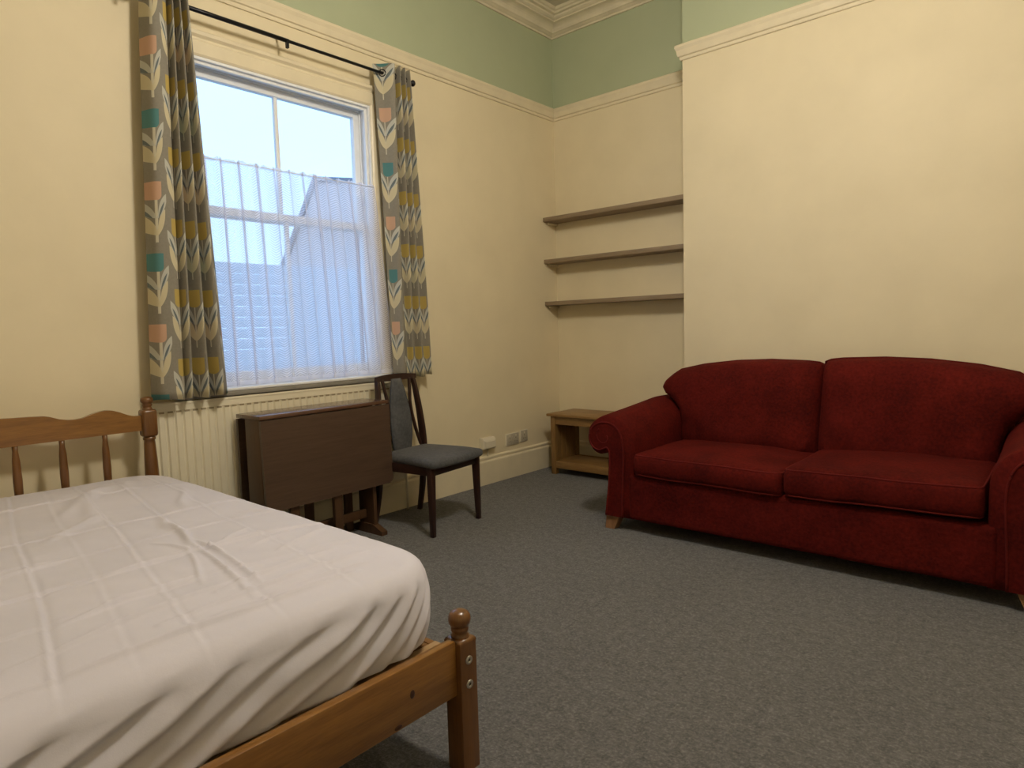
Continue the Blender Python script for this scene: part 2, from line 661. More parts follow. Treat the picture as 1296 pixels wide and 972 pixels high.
WY0, WY1, WZ0, WZ1 = -3.02, -1.88, 0.865, 2.53      # window opening
bm = bmesh.new()
for a in ((YB, WY0, 0, ZC), (WY1, 0.0, 0, ZC), (WY0, WY1, 0, WZ0), (WY0, WY1, WZ1, ZC)):
    add_box(bm, -0.13, 0.0, a[0], a[1], a[2], a[3])
wl = tag(bmobj('wall_left', bm, 'wall'), 'cream wall with the sash window, green above the picture rail', kind='structure')
bm = bmesh.new()
EY0, EY1 = -3.06, -1.84
for a in ((YB, EY0, -0.3, ZC + .3), (EY1, 0.3, -0.3, ZC + .3), (EY0, EY1, -0.3, 0.80), (EY0, EY1, 2.58, ZC + .3)):
    add_box(bm, -0.24, -0.131, a[0], a[1], a[2], a[3])
bmobj('outer_brickwork', bm, 'brick', wl)
for nm, a, lab in (('wall_back', (-0.13, CB0, 0.0, 0.13), 'cream alcove wall behind the three shelves, green above the rail'),
                   ('wall_chimney', (CB0, CB1, CBD, 0.13), 'cream chimney breast standing forward behind the red sofa'),
                   ('wall_far', (CB1, XR, 0.0, 0.13), 'cream alcove wall right of the chimney breast'),
                   ('wall_right', (XR, XR + 0.13, YB, 0.13), 'cream wall opposite the window'),
                   ('wall_rear', (-0.13, XR + 0.13, YB - 0.13, YB), 'cream wall at the head of the room behind the viewer')):
    bm = bmesh.new()
    add_box(bm, *a, 0, ZC)
    tag(bmobj(nm, bm, 'wall'), lab, kind='structure')


def sweep(i, prof):
    """profile (d, z) swept along room edge i with mitred ends"""
    n = len(OUT)
    P = [Vector(p) for p in OUT]

    def nrm(k):
        d = (P[(k + 1) % n] - P[k % n]).normalized()
        return Vector((d.y, -d.x))

    def off(k, d):
        n0, n1 = nrm((k - 1) % n), nrm(k % n)
        return P[k % n] + (n0 + n1) * d if abs(n0.dot(n1)) < 0.5 else P[k % n] + n1 * d
    bm = bmesh.new()
    a = [bm.verts.new((*off(i, d), z)) for d, z in prof]
    b = [bm.verts.new((*off(i + 1, d), z)) for d, z in prof]
    for k in range(len(prof) - 1):
        bm.faces.new((a[k], b[k], b[k + 1], a[k + 1]))
    bm.faces.new(a)
    bm.faces.new(b)
    return bm


SKIRT = [(0, 0), (0.022, 0), (0.022, 0.168), (0.019, 0.176), (0.012, 0.180), (0.011, 0.188), (0.015, 0.192), (0.015, 0.203), (0.009, 0.210), (0, 0.212)]
RAIL = [(0, 2.838), (0.010, 2.838), (0.013, 2.846), (0.013, 2.856), (0.022, 2.860), (0.026, 2.872), (0.030, 2.895), (0.038, 2.912), (0.038, 2.926), (0.030, 2.932), (0, 2.932)]
CORN = [(0, 3.485), (0.012, 3.485), (0.014, 3.496), (0.010, 3.500), (0.022, 3.506), (0.030, 3.512), (0.040, 3.516)]
for k in range(6):
    t = k / 5 * math.pi / 2
    CORN.append((0.042 + 0.055 * (1 - math.cos(t)), 3.518 + 0.045 * math.sin(t)))
CORN += [(0.104, 3.563), (0.104, 3.574), (0.116, 3.578), (0.126, 3.586), (0.128, 3.598), (0.150, 3.600), (0.154, 3.612), (0.168, 3.616), (0.180, ZC), (0, ZC)]
names_s = ['left', 'back', 'breast_side', 'chimney', 'breast_return', 'far', 'right', 'rear']
n = len(OUT)
for i in range(n):
    w = SIDE[i].replace('_', ' ')
    tag(bmobj('baseboard_' + names_s[i], sweep(i, SKIRT), 'trim'), 'tall moulded cream skirting board along the %s wall' % w, kind='structure')
    tag(bmobj('trim_%d' % (i + 1), sweep(i, RAIL), 'trim'), 'cream picture rail along the %s wall' % w, kind='structure')
    tag(bmobj('trim_%d' % (i + 11), sweep(i, CORN), 'cornice'), 'stepped plaster cornice along the %s wall' % w, kind='structure')

# ------------------------------------------------------------------ window
win = empty('window_1', (0, -2.45, WZ0))
tag(win, 'white two-over-two sash window half covered by a net', kind='structure')
# architrave, moulded on its outer side, three mitred boards
ARC = [(0.0, 0.0), (0.0, 0.024), (0.010, 0.030), (0.070, 0.030), (0.078, 0.022), (0.088, 0.024), (0.100, 0.036), (0.116, 0.038), (0.122, 0.030), (0.122, 0.0)]
bm = bmesh.new()
for nm in ('L', 'R', 'T'):
    ring = []
    for d, x in ARC:
        if nm == 'R':
            p0, p1 = (x, WY1 + d, 0.80), (x, WY1 + d, WZ1 + d)
        elif nm == 'L':
            p0, p1 = (x, WY0 - d, 0.80), (x, WY0 - d, WZ1 + d)
        else:
            p0, p1 = (x, WY0 - d, WZ1 + d), (x, WY1 + d, WZ1 + d)
        ring.append((bm.verts.new(p0), bm.verts.new(p1)))
    for k in range(len(ring) - 1):
        bm.faces.new((ring[k][0], ring[k][1], ring[k + 1][1], ring[k + 1][0]))
bmobj('architrave', bm, 'trim', win)
# jamb lining / box frame
bm = bmesh.new()
JT = 0.014
add_box(bm, -0.128, 0.022, WY1 - JT, WY1, WZ0, WZ1, 0.002)
add_box(bm, -0.128, 0.022, WY0, WY0 + JT, WZ0, WZ1, 0.002)
add_box(bm, -0.128, 0.022, WY0 + JT, WY1 - JT, WZ1 - JT, WZ1, 0.002)
bmobj('jamb_lining', bm, 'white', win)
yi0, yi1, zi1 = WY0 + JT, WY1 - JT, WZ1 - JT
# staff bead and parting bead
for nm, xa, xb, w in (('staff_bead', -0.016, 0.004, 0.016), ('parting_bead', -0.068, -0.060, 0.010)):
    bm = bmesh.new()
    add_box(bm, xa, xb, yi1 - w, yi1, WZ0, zi1, 0.002)
    add_box(bm, xa, xb, yi0, yi0 + w, WZ0, zi1, 0.002)
    add_box(bm, xa, xb, yi0 + w, yi1 - w, zi1 - w, zi1, 0.002)
    bmobj(nm, bm, 'white', win)


def sash(name, x0, x1, z0, z1, top, bot):
    s = bmesh.new()
    st = 0.045
    add_box(s, x0, x1, yi1 - st, yi1, z0, z1, 0.003)
    add_box(s, x0, x1, yi0, yi0 + st, z0, z1, 0.003)
    add_box(s, x0, x1, yi0 + st, yi1 - st, z1 - top, z1, 0.003)
    add_box(s, x0, x1, yi0 + st, yi1 - st, z0, z0 + bot, 0.003)
    o = bmobj(name, s, 'white', win)
    cy = (yi0 + yi1) / 2
    box('glazing_bar', x0 + 0.008, x1 - 0.004, cy - 0.011, cy + 0.011, z0 + bot, z1 - top, 'white', o, 0.004)
    xm = (x0 + x1) / 2
    for ya, yb in ((yi0 + st, cy - 0.011), (cy + 0.011, yi1 - st)):
        box('pane', xm - 0.002, xm + 0.002, ya, yb, z0 + bot, z1 - top, 'glass', o, 0)
    return o


sash('upper_sash', -0.108, -0.070, 1.775, zi1, 0.048, 0.042)
sash('lower_sash', -0.058, -0.020, WZ0 + 0.03, 1.822, 0.042, 0.075)
box('outer_sill', -0.30, -0.06, EY0, EY1, 0.80, 0.875, 'white', win, 0.006)
box('window_board', -0.06, 0.088, WY0 - 0.13, WY1 + 0.13, 0.880, 0.894, 'white', win, 0.004)
box('board_nosing', 0.03, 0.086, WY0 - 0.13, WY1 + 0.13, 0.856, 0.880, 'nosing', win, 0.003)
box('apron_board', 0.0, 0.028, WY0 - 0.10, WY1 + 0.10, 0.82, 0.880, 'trim', win, 0.004)

# ------------------------------------------------------------------ outside
gr = bmesh.new()
add_box(gr, -40, -0.24, -25, 35, -0.4, -0.3)
tag(bmobj('ground', gr, 'ground'), 'paved yard outside the window', kind='structure')
fe = empty('garden_fence', (-5, 1.5, -0.3))
tag(fe, 'grey-blue horizontal board fence seen through the net curtain', 'fence')
zt = 2.12
k = 0
while zt > -0.2:
    box('board', -5.02, -5.0, -2.5, 6.5, zt - 0.135, zt, 'fence', fe, 0.003)
    zt -= 0.142
for y in (-2.4, -0.4, 1.6, 3.6, 5.6):
    box('post', -5.10, -5.02, y, y + 0.09, -0.3, 2.1, 'fence', fe, 0.003)
ho = empty('house', (-10.0, 3.55, 0.0), R(-31))
tag(ho, 'pinkish brick house with a sloping roof edge behind the net curtain', 'house')
prism('wall', [(-0.10, -0.3), (6.0, -0.3), (6.0, 4.55), (0.60, 4.55), (-0.10, 2.80)], 'x', -4.0, 0.0, 'pink_brick', ho, local=True)
prism('roof', [(-0.22, 2.62), (0.57, 4.58), (6.1, 4.58), (6.1, 4.66), (0.52, 4.66), (-0.29, 2.66)], 'x', -4.1, 0.1, 'slate', ho, local=True)
box('chimney', -0.9, -0.3, 1.55, 2.0, 4.5, 4.92, 'brick', ho, 0.01, True)
box('chimney_pot', -0.7, -0.5, 1.68, 1.88, 4.92, 5.06, 'brick', ho, 0.02, True)

# ------------------------------------------------------------------ curtain rod
RZ, RX = 2.712, 0.105
rod = empty('curtain_rod', (RX, -2.45, RZ))
tag(rod, 'thin black metal curtain rod with round ends above the window', 'curtain rod')
tube('rod', [(RX, -3.27, RZ - 0.006), (RX, -1.625, RZ)], 0.0085, 'black', rod, 12)
tube('rod_sleeve', [(RX, -3.27, RZ - 0.006), (RX, -2.46, RZ - 0.003)], 0.0108, 'black', rod, 12)
for y in (-1.605, -3.285):
    V, Fc = lathe_data([(0.006, -0.022), (0.009, -0.020), (0.0085, -0.012), (0.016, -0.006), (0.020, 0.002), (0.019, 0.010), (0.012, 0.018), (0.003, 0.021)], 0, 0, 16)
    sg = 1 if y > -2 else -1
    pyobj('finial', [(RX + a, y + sg * c, RZ + b) for a, b, c in V], Fc, 'black', rod)
for y in (-1.69, -2.47, -3.235):
    bm = bmesh.new()
    add_box(bm, 0.0, 0.006, y - 0.010, y + 0.010, RZ + 0.035, RZ + 0.050, 0.002)
    add_prism(bm, [(0.004, RZ + 0.040), (0.004, RZ + 0.050), (RX, RZ + 0.006), (RX, RZ - 0.004)], 'y', y - 0.004, y + 0.004)
    add_box(bm, RX - 0.006, RX + 0.012, y - 0.007, y + 0.007, RZ - 0.042, RZ - 0.006, 0.002)
    bmobj('bracket', bm, 'black', rod)


# ------------------------------------------------------------------ curtains
def curtain(name, label, top, bot, ztop, zbot, us, vofs, bow=0.0, N=220, NZ=46):
    root = empty(name, (RX, (bot[0][1] + bot[-1][1]) / 2, zbot))
    tag(root, label, 'curtain', 'pair of tulip print curtains')
    ct, cb = catmull(top, N), catmull(bot, N)
    ul = [float(np.interp(i / (N - 1) * (len(us) - 1), range(len(us)), us)) for i in range(N)]
    V, UV, Fc = [], [], []
    for j in range(NZ):
        t = j / (NZ - 1)
        s = t ** 0.85
        for i in range(N):
            p = ct[i] * (1 - s) + cb[i] * s
            wob = 0.006 * math.sin(t * 5 + i * 0.05) * t
            z = ztop + (zbot - ztop) * t + 0.006 * math.sin(i * 0.07) * t
            V.append((p[0] + wob, p[1] + bow * math.sin(t * math.pi), z))
            UV.append((ul[i], z + vofs))
    for j in range(NZ - 1):
        for i in range(N - 1):
            a = j * N + i
            Fc.append((a, a + 1, a + N + 1, a + N))
    o = pyobj('fabric', V, Fc, 'curtain', root, True, uv=UV)
    sm = o.modifiers.new('thick', 'SOLIDIFY')
    sm.thickness = 0.003
    sm.offset = 0
    # metal eyelets where the rod passes through the cloth
    te = (ztop - RZ) / (ztop - zbot)
    for i in range(N - 1):
        p, q = ct[i], ct[i + 1]
        if (p[0] - RX) * (q[0] - RX) < 0:
            tg = Vector((q[0] - p[0], q[1] - p[1], 0)).normalized()
            c = Vector((RX, (p[1] + q[1]) / 2, RZ))
            path = [c + tg * math.cos(a) * 0.020 + Vector((0, 0, 1)) * math.sin(a) * 0.020 for a in np.linspace(0, 2 * math.pi, 17)[:-1]]
            tube('eyelet', path, 0.0035, 'black', root, 6, True)
    return root


curtain('curtain', 'grey tulip print curtain with wide flat panel, hanging behind the bed post',
        top=[(0.07, -3.180), (0.155, -3.155), (0.152, -3.100), (0.084, -3.088), (0.170, -3.075), (0.084, -3.055), (0.170, -3.045), (0.084, -3.025), (0.168, -3.012), (0.09, -2.985)],
        bot=[(0.095, -3.262), (0.165, -3.232), (0.170, -3.150), (0.088, -3.150), (0.176, -3.110), (0.092, -3.085), (0.184, -3.035), (0.090, -3.010), (0.178, -2.965), (0.092, -2.905)],
        ztop=2.762, zbot=0.868, us=[0.055, 0.085, 0.262, 0.50, 0.645, 0.83, 0.975, 1.16, 1.305, 1.45], vofs=0.377)
curtain('curtain', 'grey tulip print curtain with tight folds, hanging behind the dark chair',
        top=[(0.066, -1.880), (0.098, -1.845), (0.160, -1.790), (0.072, -1.757), (0.160, -1.745), (0.072, -1.715), (0.158, -1.705), (0.072, -1.680), (0.150, -1.660)],
        bot=[(0.088, -1.835), (0.096, -1.815), (0.122, -1.775), (0.084, -1.725), (0.124, -1.695), (0.084, -1.650), (0.130, -1.625), (0.084, -1.585), (0.124, -1.548)],
        ztop=2.765, zbot=0.868, us=[0.01, 0.075, 0.165, 0.190, 0.300, 0.52, 0.635, 0.85, 0.965], vofs=0.377)

# net
nroot = empty('net_curtain', (0.05, -2.45, 0.9))
tag(nroot, 'white chevron net curtain covering the lower part of the window', 'net curtain')
N, NZ = 420, 40
V, UV, Fc = [], [], []
zt_, zb_ = 2.045, 0.900
random.seed(3)
ph = [random.uniform(0, 6.28) for _ in range(6)]
for j in range(NZ):
    t = j / (NZ - 1)
    ya, yb = -3.085, -1.905 + 0.10 * t ** 0.8
    for i in range(N):
        s = i / (N - 1)
        y = ya + (yb - ya) * s
        w = 0.6 * math.sin(s * 88 + ph[0] + 1.5 * math.sin(s * 9)) + 0.35 * math.sin(s * 171 + ph[1] + t) + 0.3 * math.sin(s * 37 + ph[2] + t * 0.8)
        amp = 0.009 + 0.006 * t
        z = zt_ + (zb_ - zt_) * t
        if j == 0: z += 0.004 * math.sin(s * 190) + 0.003 * math.sin(s * 333)
        V.append((0.060 + amp * w, y + 0.019 * math.cos(s * 88 + ph[0] + 1.5 * math.sin(s * 9)) + 0.006 * math.cos(s * 171 + ph[1] + t), z))
        UV.append((s * 1.95, (1 - t) * 1.145))
for j in range(NZ - 1):
    for i in range(N - 1):
        a = j * N + i
        Fc.append((a, a + 1, a + N + 1, a + N))
pyobj('net', V, Fc, 'net', nroot, True, uv=UV)
tube('wire', [(0.060, -3.09, 2.034), (0.060, -1.90, 2.034)], 0.0022, 'white', nroot, 6)

# ------------------------------------------------------------------ radiator
rad = empty('radiator', (0.06, -2.5, 0.2))
tag(rad, 'cream ribbed panel radiator under the window', 'radiator')
ry0, ry1, rz0, rz1, rx0, rx1 = -3.255, -1.775, 0.22, 0.846, 0.034, 0.082
prof = []
pitch = (ry1 - ry0 - 0.03) / 37
y = ry0 + 0.015
prof.append((ry0, 0.0))
for k in range(37):
    prof += [(y + pitch * 0.06, 0.0), (y + pitch * 0.22, 0.0075), (y + pitch * 0.78, 0.0075), (y + pitch * 0.94, 0.0)]
    y += pitch
prof.append((ry1, 0.0))
V, Fc = [], []
lev = [(rz0, 1), (rz0 + 0.035, 1), (rz0 + 0.045, 0), (rz1 - 0.045, 0), (rz1 - 0.036, 1), (rz1 - 0.003, 1)]
for z, f in lev:
    for (yy, d) in prof:
        V.append((rx1 - 0.0075 + (0.0075 if f else d), yy, z))
nn = len(prof)
for a in range(len(lev) - 1):
    for i in range(nn - 1):
        Fc.append((a * nn + i, a * nn + i + 1, (a + 1) * nn + i + 1, (a + 1) * nn + i))
pyobj('ribbed_front', V, Fc, 'rad', rad, False)
bm = bmesh.new()
add_box(bm, rx0, rx1 - 0.009, ry0, ry1, rz0, rz1 - 0.012)
bmobj('body', bm, 'rad', rad)
bm = bmesh.new()
add_box(bm, rx0 - 0.002, rx1 + 0.002, ry0 - 0.004, ry1 + 0.004, rz1 - 0.010, rz1 + 0.004, 0.003)
g = bmobj('top_grille', bm, 'rad', rad, True)
for k in range(37):
    yy = ry0 + 0.015 + (k + 0.5) * pitch
    box('slot', rx1 - 0.002, rx1 + 0.0012, yy - pitch * 0.30, yy + pitch * 0.30, rz1 - 0.046, rz1 - 0.037, 'radgap', rad, 0)
for y in (ry0 - 0.004, ry1 - 0.004):
    box('side_panel', rx0 - 0.002, rx1 + 0.002, y, y + 0.008, rz0, rz1 - 0.008, 'rad', rad, 0.002)
for y in (ry0 + 0.2, ry1 - 0.2):
    box('wall_bracket', 0.0, rx0, y, y + 0.03, 0.3, 0.75, 'rad', rad, 0.002)
tube('pipe', [(0.058, ry1 + 0.03, 0.0), (0.058, ry1 + 0.03, 0.25), (0.058, ry1 - 0.01, 0.255)], 0.0075, 'rad', rad, 10)

# ------------------------------------------------------------------ bed
bed = empty('bed', (1.13, -3.96, 0))
tag(bed, 'honey pine double bed frame with turned posts and spindled headboard', 'bed')
HX = 0.135
BY0, BY1 = -4.62, -3.30
ZB = 0.742


def hb_top(y):
    d = abs(y - (BY0 + BY1) / 2)       # distance from centre, post at .66
    pts = [(0, 0.118), (0.10, 0.116), (0.20, 0.112), (0.265, 0.108), (0.285, 0.103), (0.315, 0.090), (0.345, 0.083), (0.375, 0.081), (0.405, 0.085), (0.44, 0.098), (0.470, 0.105), (0.490, 0.107), (0.515, 0.104), (0.545, 0.092), (0.575, 0.077), (0.60, 0.069), (0.66, 0.067)]
    return float(np.interp(d, [p[0] for p in pts], [p[1] for p in pts]))


ys = np.linspace(BY0 + 0.02, BY1 - 0.02, 120)
poly = [(y, ZB) for y in (ys[0], ys[-1])]
poly = [(float(ys[0]), ZB), (float(ys[-1]), ZB)] + [(float(y), ZB + hb_top(y)) for y in ys[::-1]]
hb = prism('headboard_rail', poly, 'x', HX - 0.012, HX + 0.012, 'pine_y', bed, bev=0.0)
box('headboard_lower_rail', HX - 0.012, HX + 0.012, BY0 + 0.02, BY1 - 0.02, 0.34, 0.42, 'pine_y', bed, 0.004)
for k in range(7):
    y = -3.48 - 0.16 * k
    lathe('spindle', [(0.009, 0.42), (0.011, 0.44), (0.015, 0.52), (0.0165, 0.60), (0.014, 0.68), (0.010, 0.72), (0.011, 0.745)], HX, y, 'pine_z', bed, 12)
for y in (BY1, BY0):
    p = box('headpost', HX - 0.03, HX + 0.03, y - 0.03, y + 0.03, 0.0, 0.44, 'pine_z', bed, 0.006)
    lathe('turned_shaft', [(0.022, 0.43), (0.0285, 0.44), (0.030, 0.50), (0.0275, 0.60), (0.0235, 0.68), (0.022, 0.694), (0.0265, 0.697), (0.0265, 0.707), (0.022, 0.710), (0.021, 0.716)], HX, y, 'pine_z', p, 20)
    rounded('post_block', HX - 0.032, HX + 0.032, y - 0.032, y + 0.032, 0.710, 0.836, 0.014, 'pine_z', p, 4, 3)
    lathe('finial', [(0.024, 0.828), (0.020, 0.840), (0.017, 0.846), (0.019, 0.850), (0.0215, 0.855), (0.018, 0.861), (0.0225, 0.864), (0.026, 0.872), (0.0265, 0.880), (0.023, 0.888), (0.012, 0.893), (0.003, 0.894)], HX, y, 'pine_z', p, 20)
FX = 2.137
for y in (BY1, BY0):
    # square foot post with chamfered shoulders
    bm = bmesh.new()
    add_box(bm, FX - 0.03, FX + 0.03, y - 0.03, y + 0.03, 0.0, 0.358)
    tp = [e for e in bm.edges if all(v.co.z > 0.3 for v in e.verts)]
    bmesh.ops.bevel(bm, geom=tp, offset=0.016, segments=4, affect='EDGES', profile=0.6)
    vt = [e for e in bm.edges if abs(e.verts[0].co.z - e.verts[1].co.z) > 0.2]
    bmesh.ops.bevel(bm, geom=vt, offset=0.004, segments=2, affect='EDGES', profile=0.5)
    p = bmobj('footpost', bm, 'pine_z', bed, True)
    lathe('finial', [(0.026, 0.352), (0.023, 0.362), (0.020, 0.366), (0.0215, 0.370), (0.0235, 0.374), (0.0235, 0.380), (0.021, 0.384), (0.0245, 0.387), (0.0285, 0.394), (0.0300, 0.403), (0.0285, 0.412), (0.0235, 0.420), (0.014, 0.4255), (0.003, 0.427)], FX, y, 'pine_z', p, 24)
    for z in (0.300, 0.235):
        V, Fc = lathe_data([(0.0115, 0.0), (0.0115, 0.002), (0.009, 0.0032), (0.0055, 0.0032), (0.0050, 0.0012), (0.0005, 0.0012)], 0, 0, 16)
        bo = pyobj('bolt', [(FX + 0.03 + c, y + a, z + b) for a, b, c in V], Fc, 'steel', p)
        box('bolt_socket', FX + 0.031, FX + 0.0316, y - 0.0035, y + 0.0035, z - 0.0035, z + 0.0035, 'slot', p, 0)
fr = box('foot_rail', FX - 0.010, FX + 0.016, BY0 + 0.03, BY1 - 0.03, 0.212, 0.358, 'pine_y', bed, 0.004)
for (y, z, ry, rz) in ((-3.479, 0.283, 0.008, 0.011), (-3.525, 0.222, 0.012, 0.006), (-3.92, 0.30, 0.007, 0.009), (-4.2, 0.25, 0.01, 0.008)):
    V, Fc = lathe_data([(1, 0), (0.9, 0.0006), (0.01, 0.0008)], 0, 0, 14)
    pyobj('knot', [(FX + 0.016 + c - 0.0002, y + a * ry, z + b * rz) for a, b, c in V], Fc, 'knot', fr)
for y in (BY1, BY0):
    box('side_rail', HX + 0.03, FX - 0.03, y - 0.011, y + 0.011, 0.17, 0.305, 'pine_x', bed, 0.003)
    sgn = -1 if y == BY1 else 1
    box('slat_ledge', HX + 0.03, FX - 0.03, min(y + sgn * 0.011, y + sgn * 0.035), max(y + sgn * 0.011, y + sgn * 0.035), 0.262, 0.304, 'pine_x', bed, 0.003)
for k in range(15):
    x = 0.22 + k * 0.131
    box('slat', x, x + 0.065, BY0 + 0.012, BY1 - 0.012, 0.305, 0.323, 'slat', bed, 0.002)


# ------------------------------------------------------------------ mattress in its fitted sheet
WR = [  # wrinkles on top: (a, b, width, height)
    ((1.18, -3.63), (1.47, -3.68), 0.013, 0.012), ((1.47, -3.68), (1.95, -3.75), 0.008, 0.006),
    ((1.52, -3.66), (1.90, -3.70), 0.007, 0.006), ((1.47, -3.70), (1.80, -3.80), 0.007, 0.005),
    ((1.50, -3.62), (1.42, -3.50), 0.008, 0.006), ((1.52, -3.66), (1.50, -3.45), 0.010, 0.006),
    ((1.50, -3.72), (1.56, -4.05), 0.009, 0.005), ((1.35, -3.74), (1.52, -3.70), 0.009, 0.005),
    ((1.05, -3.62), (1.28, -3.66), 0.016, 0.007), ((0.45, -3.62), (0.95, -3.80), 0.03, 0.009),
    ((0.40, -3.55), (0.80, -3.85), 0.035, 0.009), ((0.35, -3.50), (0.62, -3.55), 0.035, 0.008),
    ((1.72, -3.80), (1.78, -4.10), 0.009, 0.005), ((1.70, -3.55), (1.62, -3.36), 0.009, 0.005),
    ((1.95, -3.40), (1.97, -3.85), 0.008, 0.005), ((1.99, -3.50), (2.00, -4.25), 0.008, 0.007), ((1.88, -3.40), (1.93, -3.95), 0.009, 0.005),
    ((1.80, -3.45), (1.86, -3.80), 0.009, 0.005), ((1.2, -3.42), (1.32, -3.30), 0.010, 0.006), ((0.5, -4.0), (1.2, -4.15), 0.025, 0.007),
    ((1.83, -3.75), (1.90, -4.20), 0.009, 0.005), ((1.62, -3.62), (1.56, -3.42), 0.008, 0.005), ((1.40, -3.66), (1.62, -3.66), 0.007, 0.006),
    ((0.70, -3.40), (1.02, -3.52), 0.02, 0.007), ((0.85, -3.72), (1.10, -3.95), 0.025, 0.007), ((1.3, -3.9), (1.36, -4.2), 0.012, 0.005),
]


def vnoise(a, b, c, sa, sb):
    return np.array([noise.noise(Vector((x * sa, y * sb, c))) for x, y in zip(a, b)])


def top_disp(x, y):
    h = np.zeros_like(x)
    for c0, k_, a_ in ((-3.83, -0.16, 1.0), (-3.60, -0.155, 0.8), (-3.47, -0.14, 0.9), (-3.355, -0.10, 0.7), (-4.10, -0.16, 0.8), (-3.715, -0.155, 0.35)):
        d = y - (c0 + k_ * x) + 0.006 * np.sin(x * 5 + c0 * 9)
        h += a_ * (0.0030 * np.exp(-(d / 0.0048) ** 2) - 0.0030 * np.exp(-((d - 0.010) / 0.009) ** 2))
    for xc, a_ in ((0.55, 0.6), (1.02, 0.7), (1.525, 1.2), (1.755, 0.8), (1.28, 0.4)):
        d = x - xc - 0.006 * np.sin(y * 6 + xc * 5)
        h += a_ * (0.0048 * np.exp(-(d / 0.006) ** 2) - 0.0035 * np.exp(-((d - 0.014) / 0.012) ** 2))
    for a, b, w, hh in WR:
        hh = hh * (1.7 if min(a[0], b[0]) > 1.6 else 1.0)
        dx, dy = b[0] - a[0], b[1] - a[1]
        t = np.clip(((x - a[0]) * dx + (y - a[1]) * dy) / (dx * dx + dy * dy), 0, 1)
        bend = 0.35 * w * np.sin(t * 7 + hh * 900)
        nx_, ny_ = -dy / math.hypot(dx, dy), dx / math.hypot(dx, dy)
        d = np.hypot(x - a[0] - t * dx - nx_ * bend, y - a[1] - t * dy - ny_ * bend)
        h += 1.35 * hh * np.exp(-(d / (w * 0.85)) ** 2) * np.minimum(1, 0.25 + 3 * t * (1 - t))
    h += 0.012 * vnoise(x, y, 0.3, 2.2, 2.2) + 0.006 * vnoise(x, y, 4.3, 7, 4) + 0.0022 * vnoise(x, y, 9.3, 16, 16)
    return h


def foot_disp(y, z):
    """diagonal drape folds on the foot side; they steepen towards the far corner"""
    g = 0.38 * y + 0.75 * np.maximum(0, y + 3.65) ** 1.5
    ph_ = (z - g) / 0.066 * 2 * math.pi + 1.7 * vnoise(y, z, 1.1, 3.0, 4.0) + 0.6
    fold = np.sin(ph_ + 0.45 * np.sin(ph_)) * 0.7 + 0.3 * np.sin(ph_ * 0.5 + 1.1)
    env = np.clip((0.545 - z) / 0.06, 0, 1)
    amp = 0.0200 * (0.75 + 0.7 * vnoise(y, z, 6.6, 2.6, 3.0)) * np.clip((-3.36 - y) / 0.25, 0.35, 1)
    return fold * amp * env + 0.004 * vnoise(y, z, 2.2, 13, 13) * env


MX0, MX1, MY0, MY1, MZ0, MZ1 = 0.165, 2.098, -4.615, -3.285, 0.325, 0.552


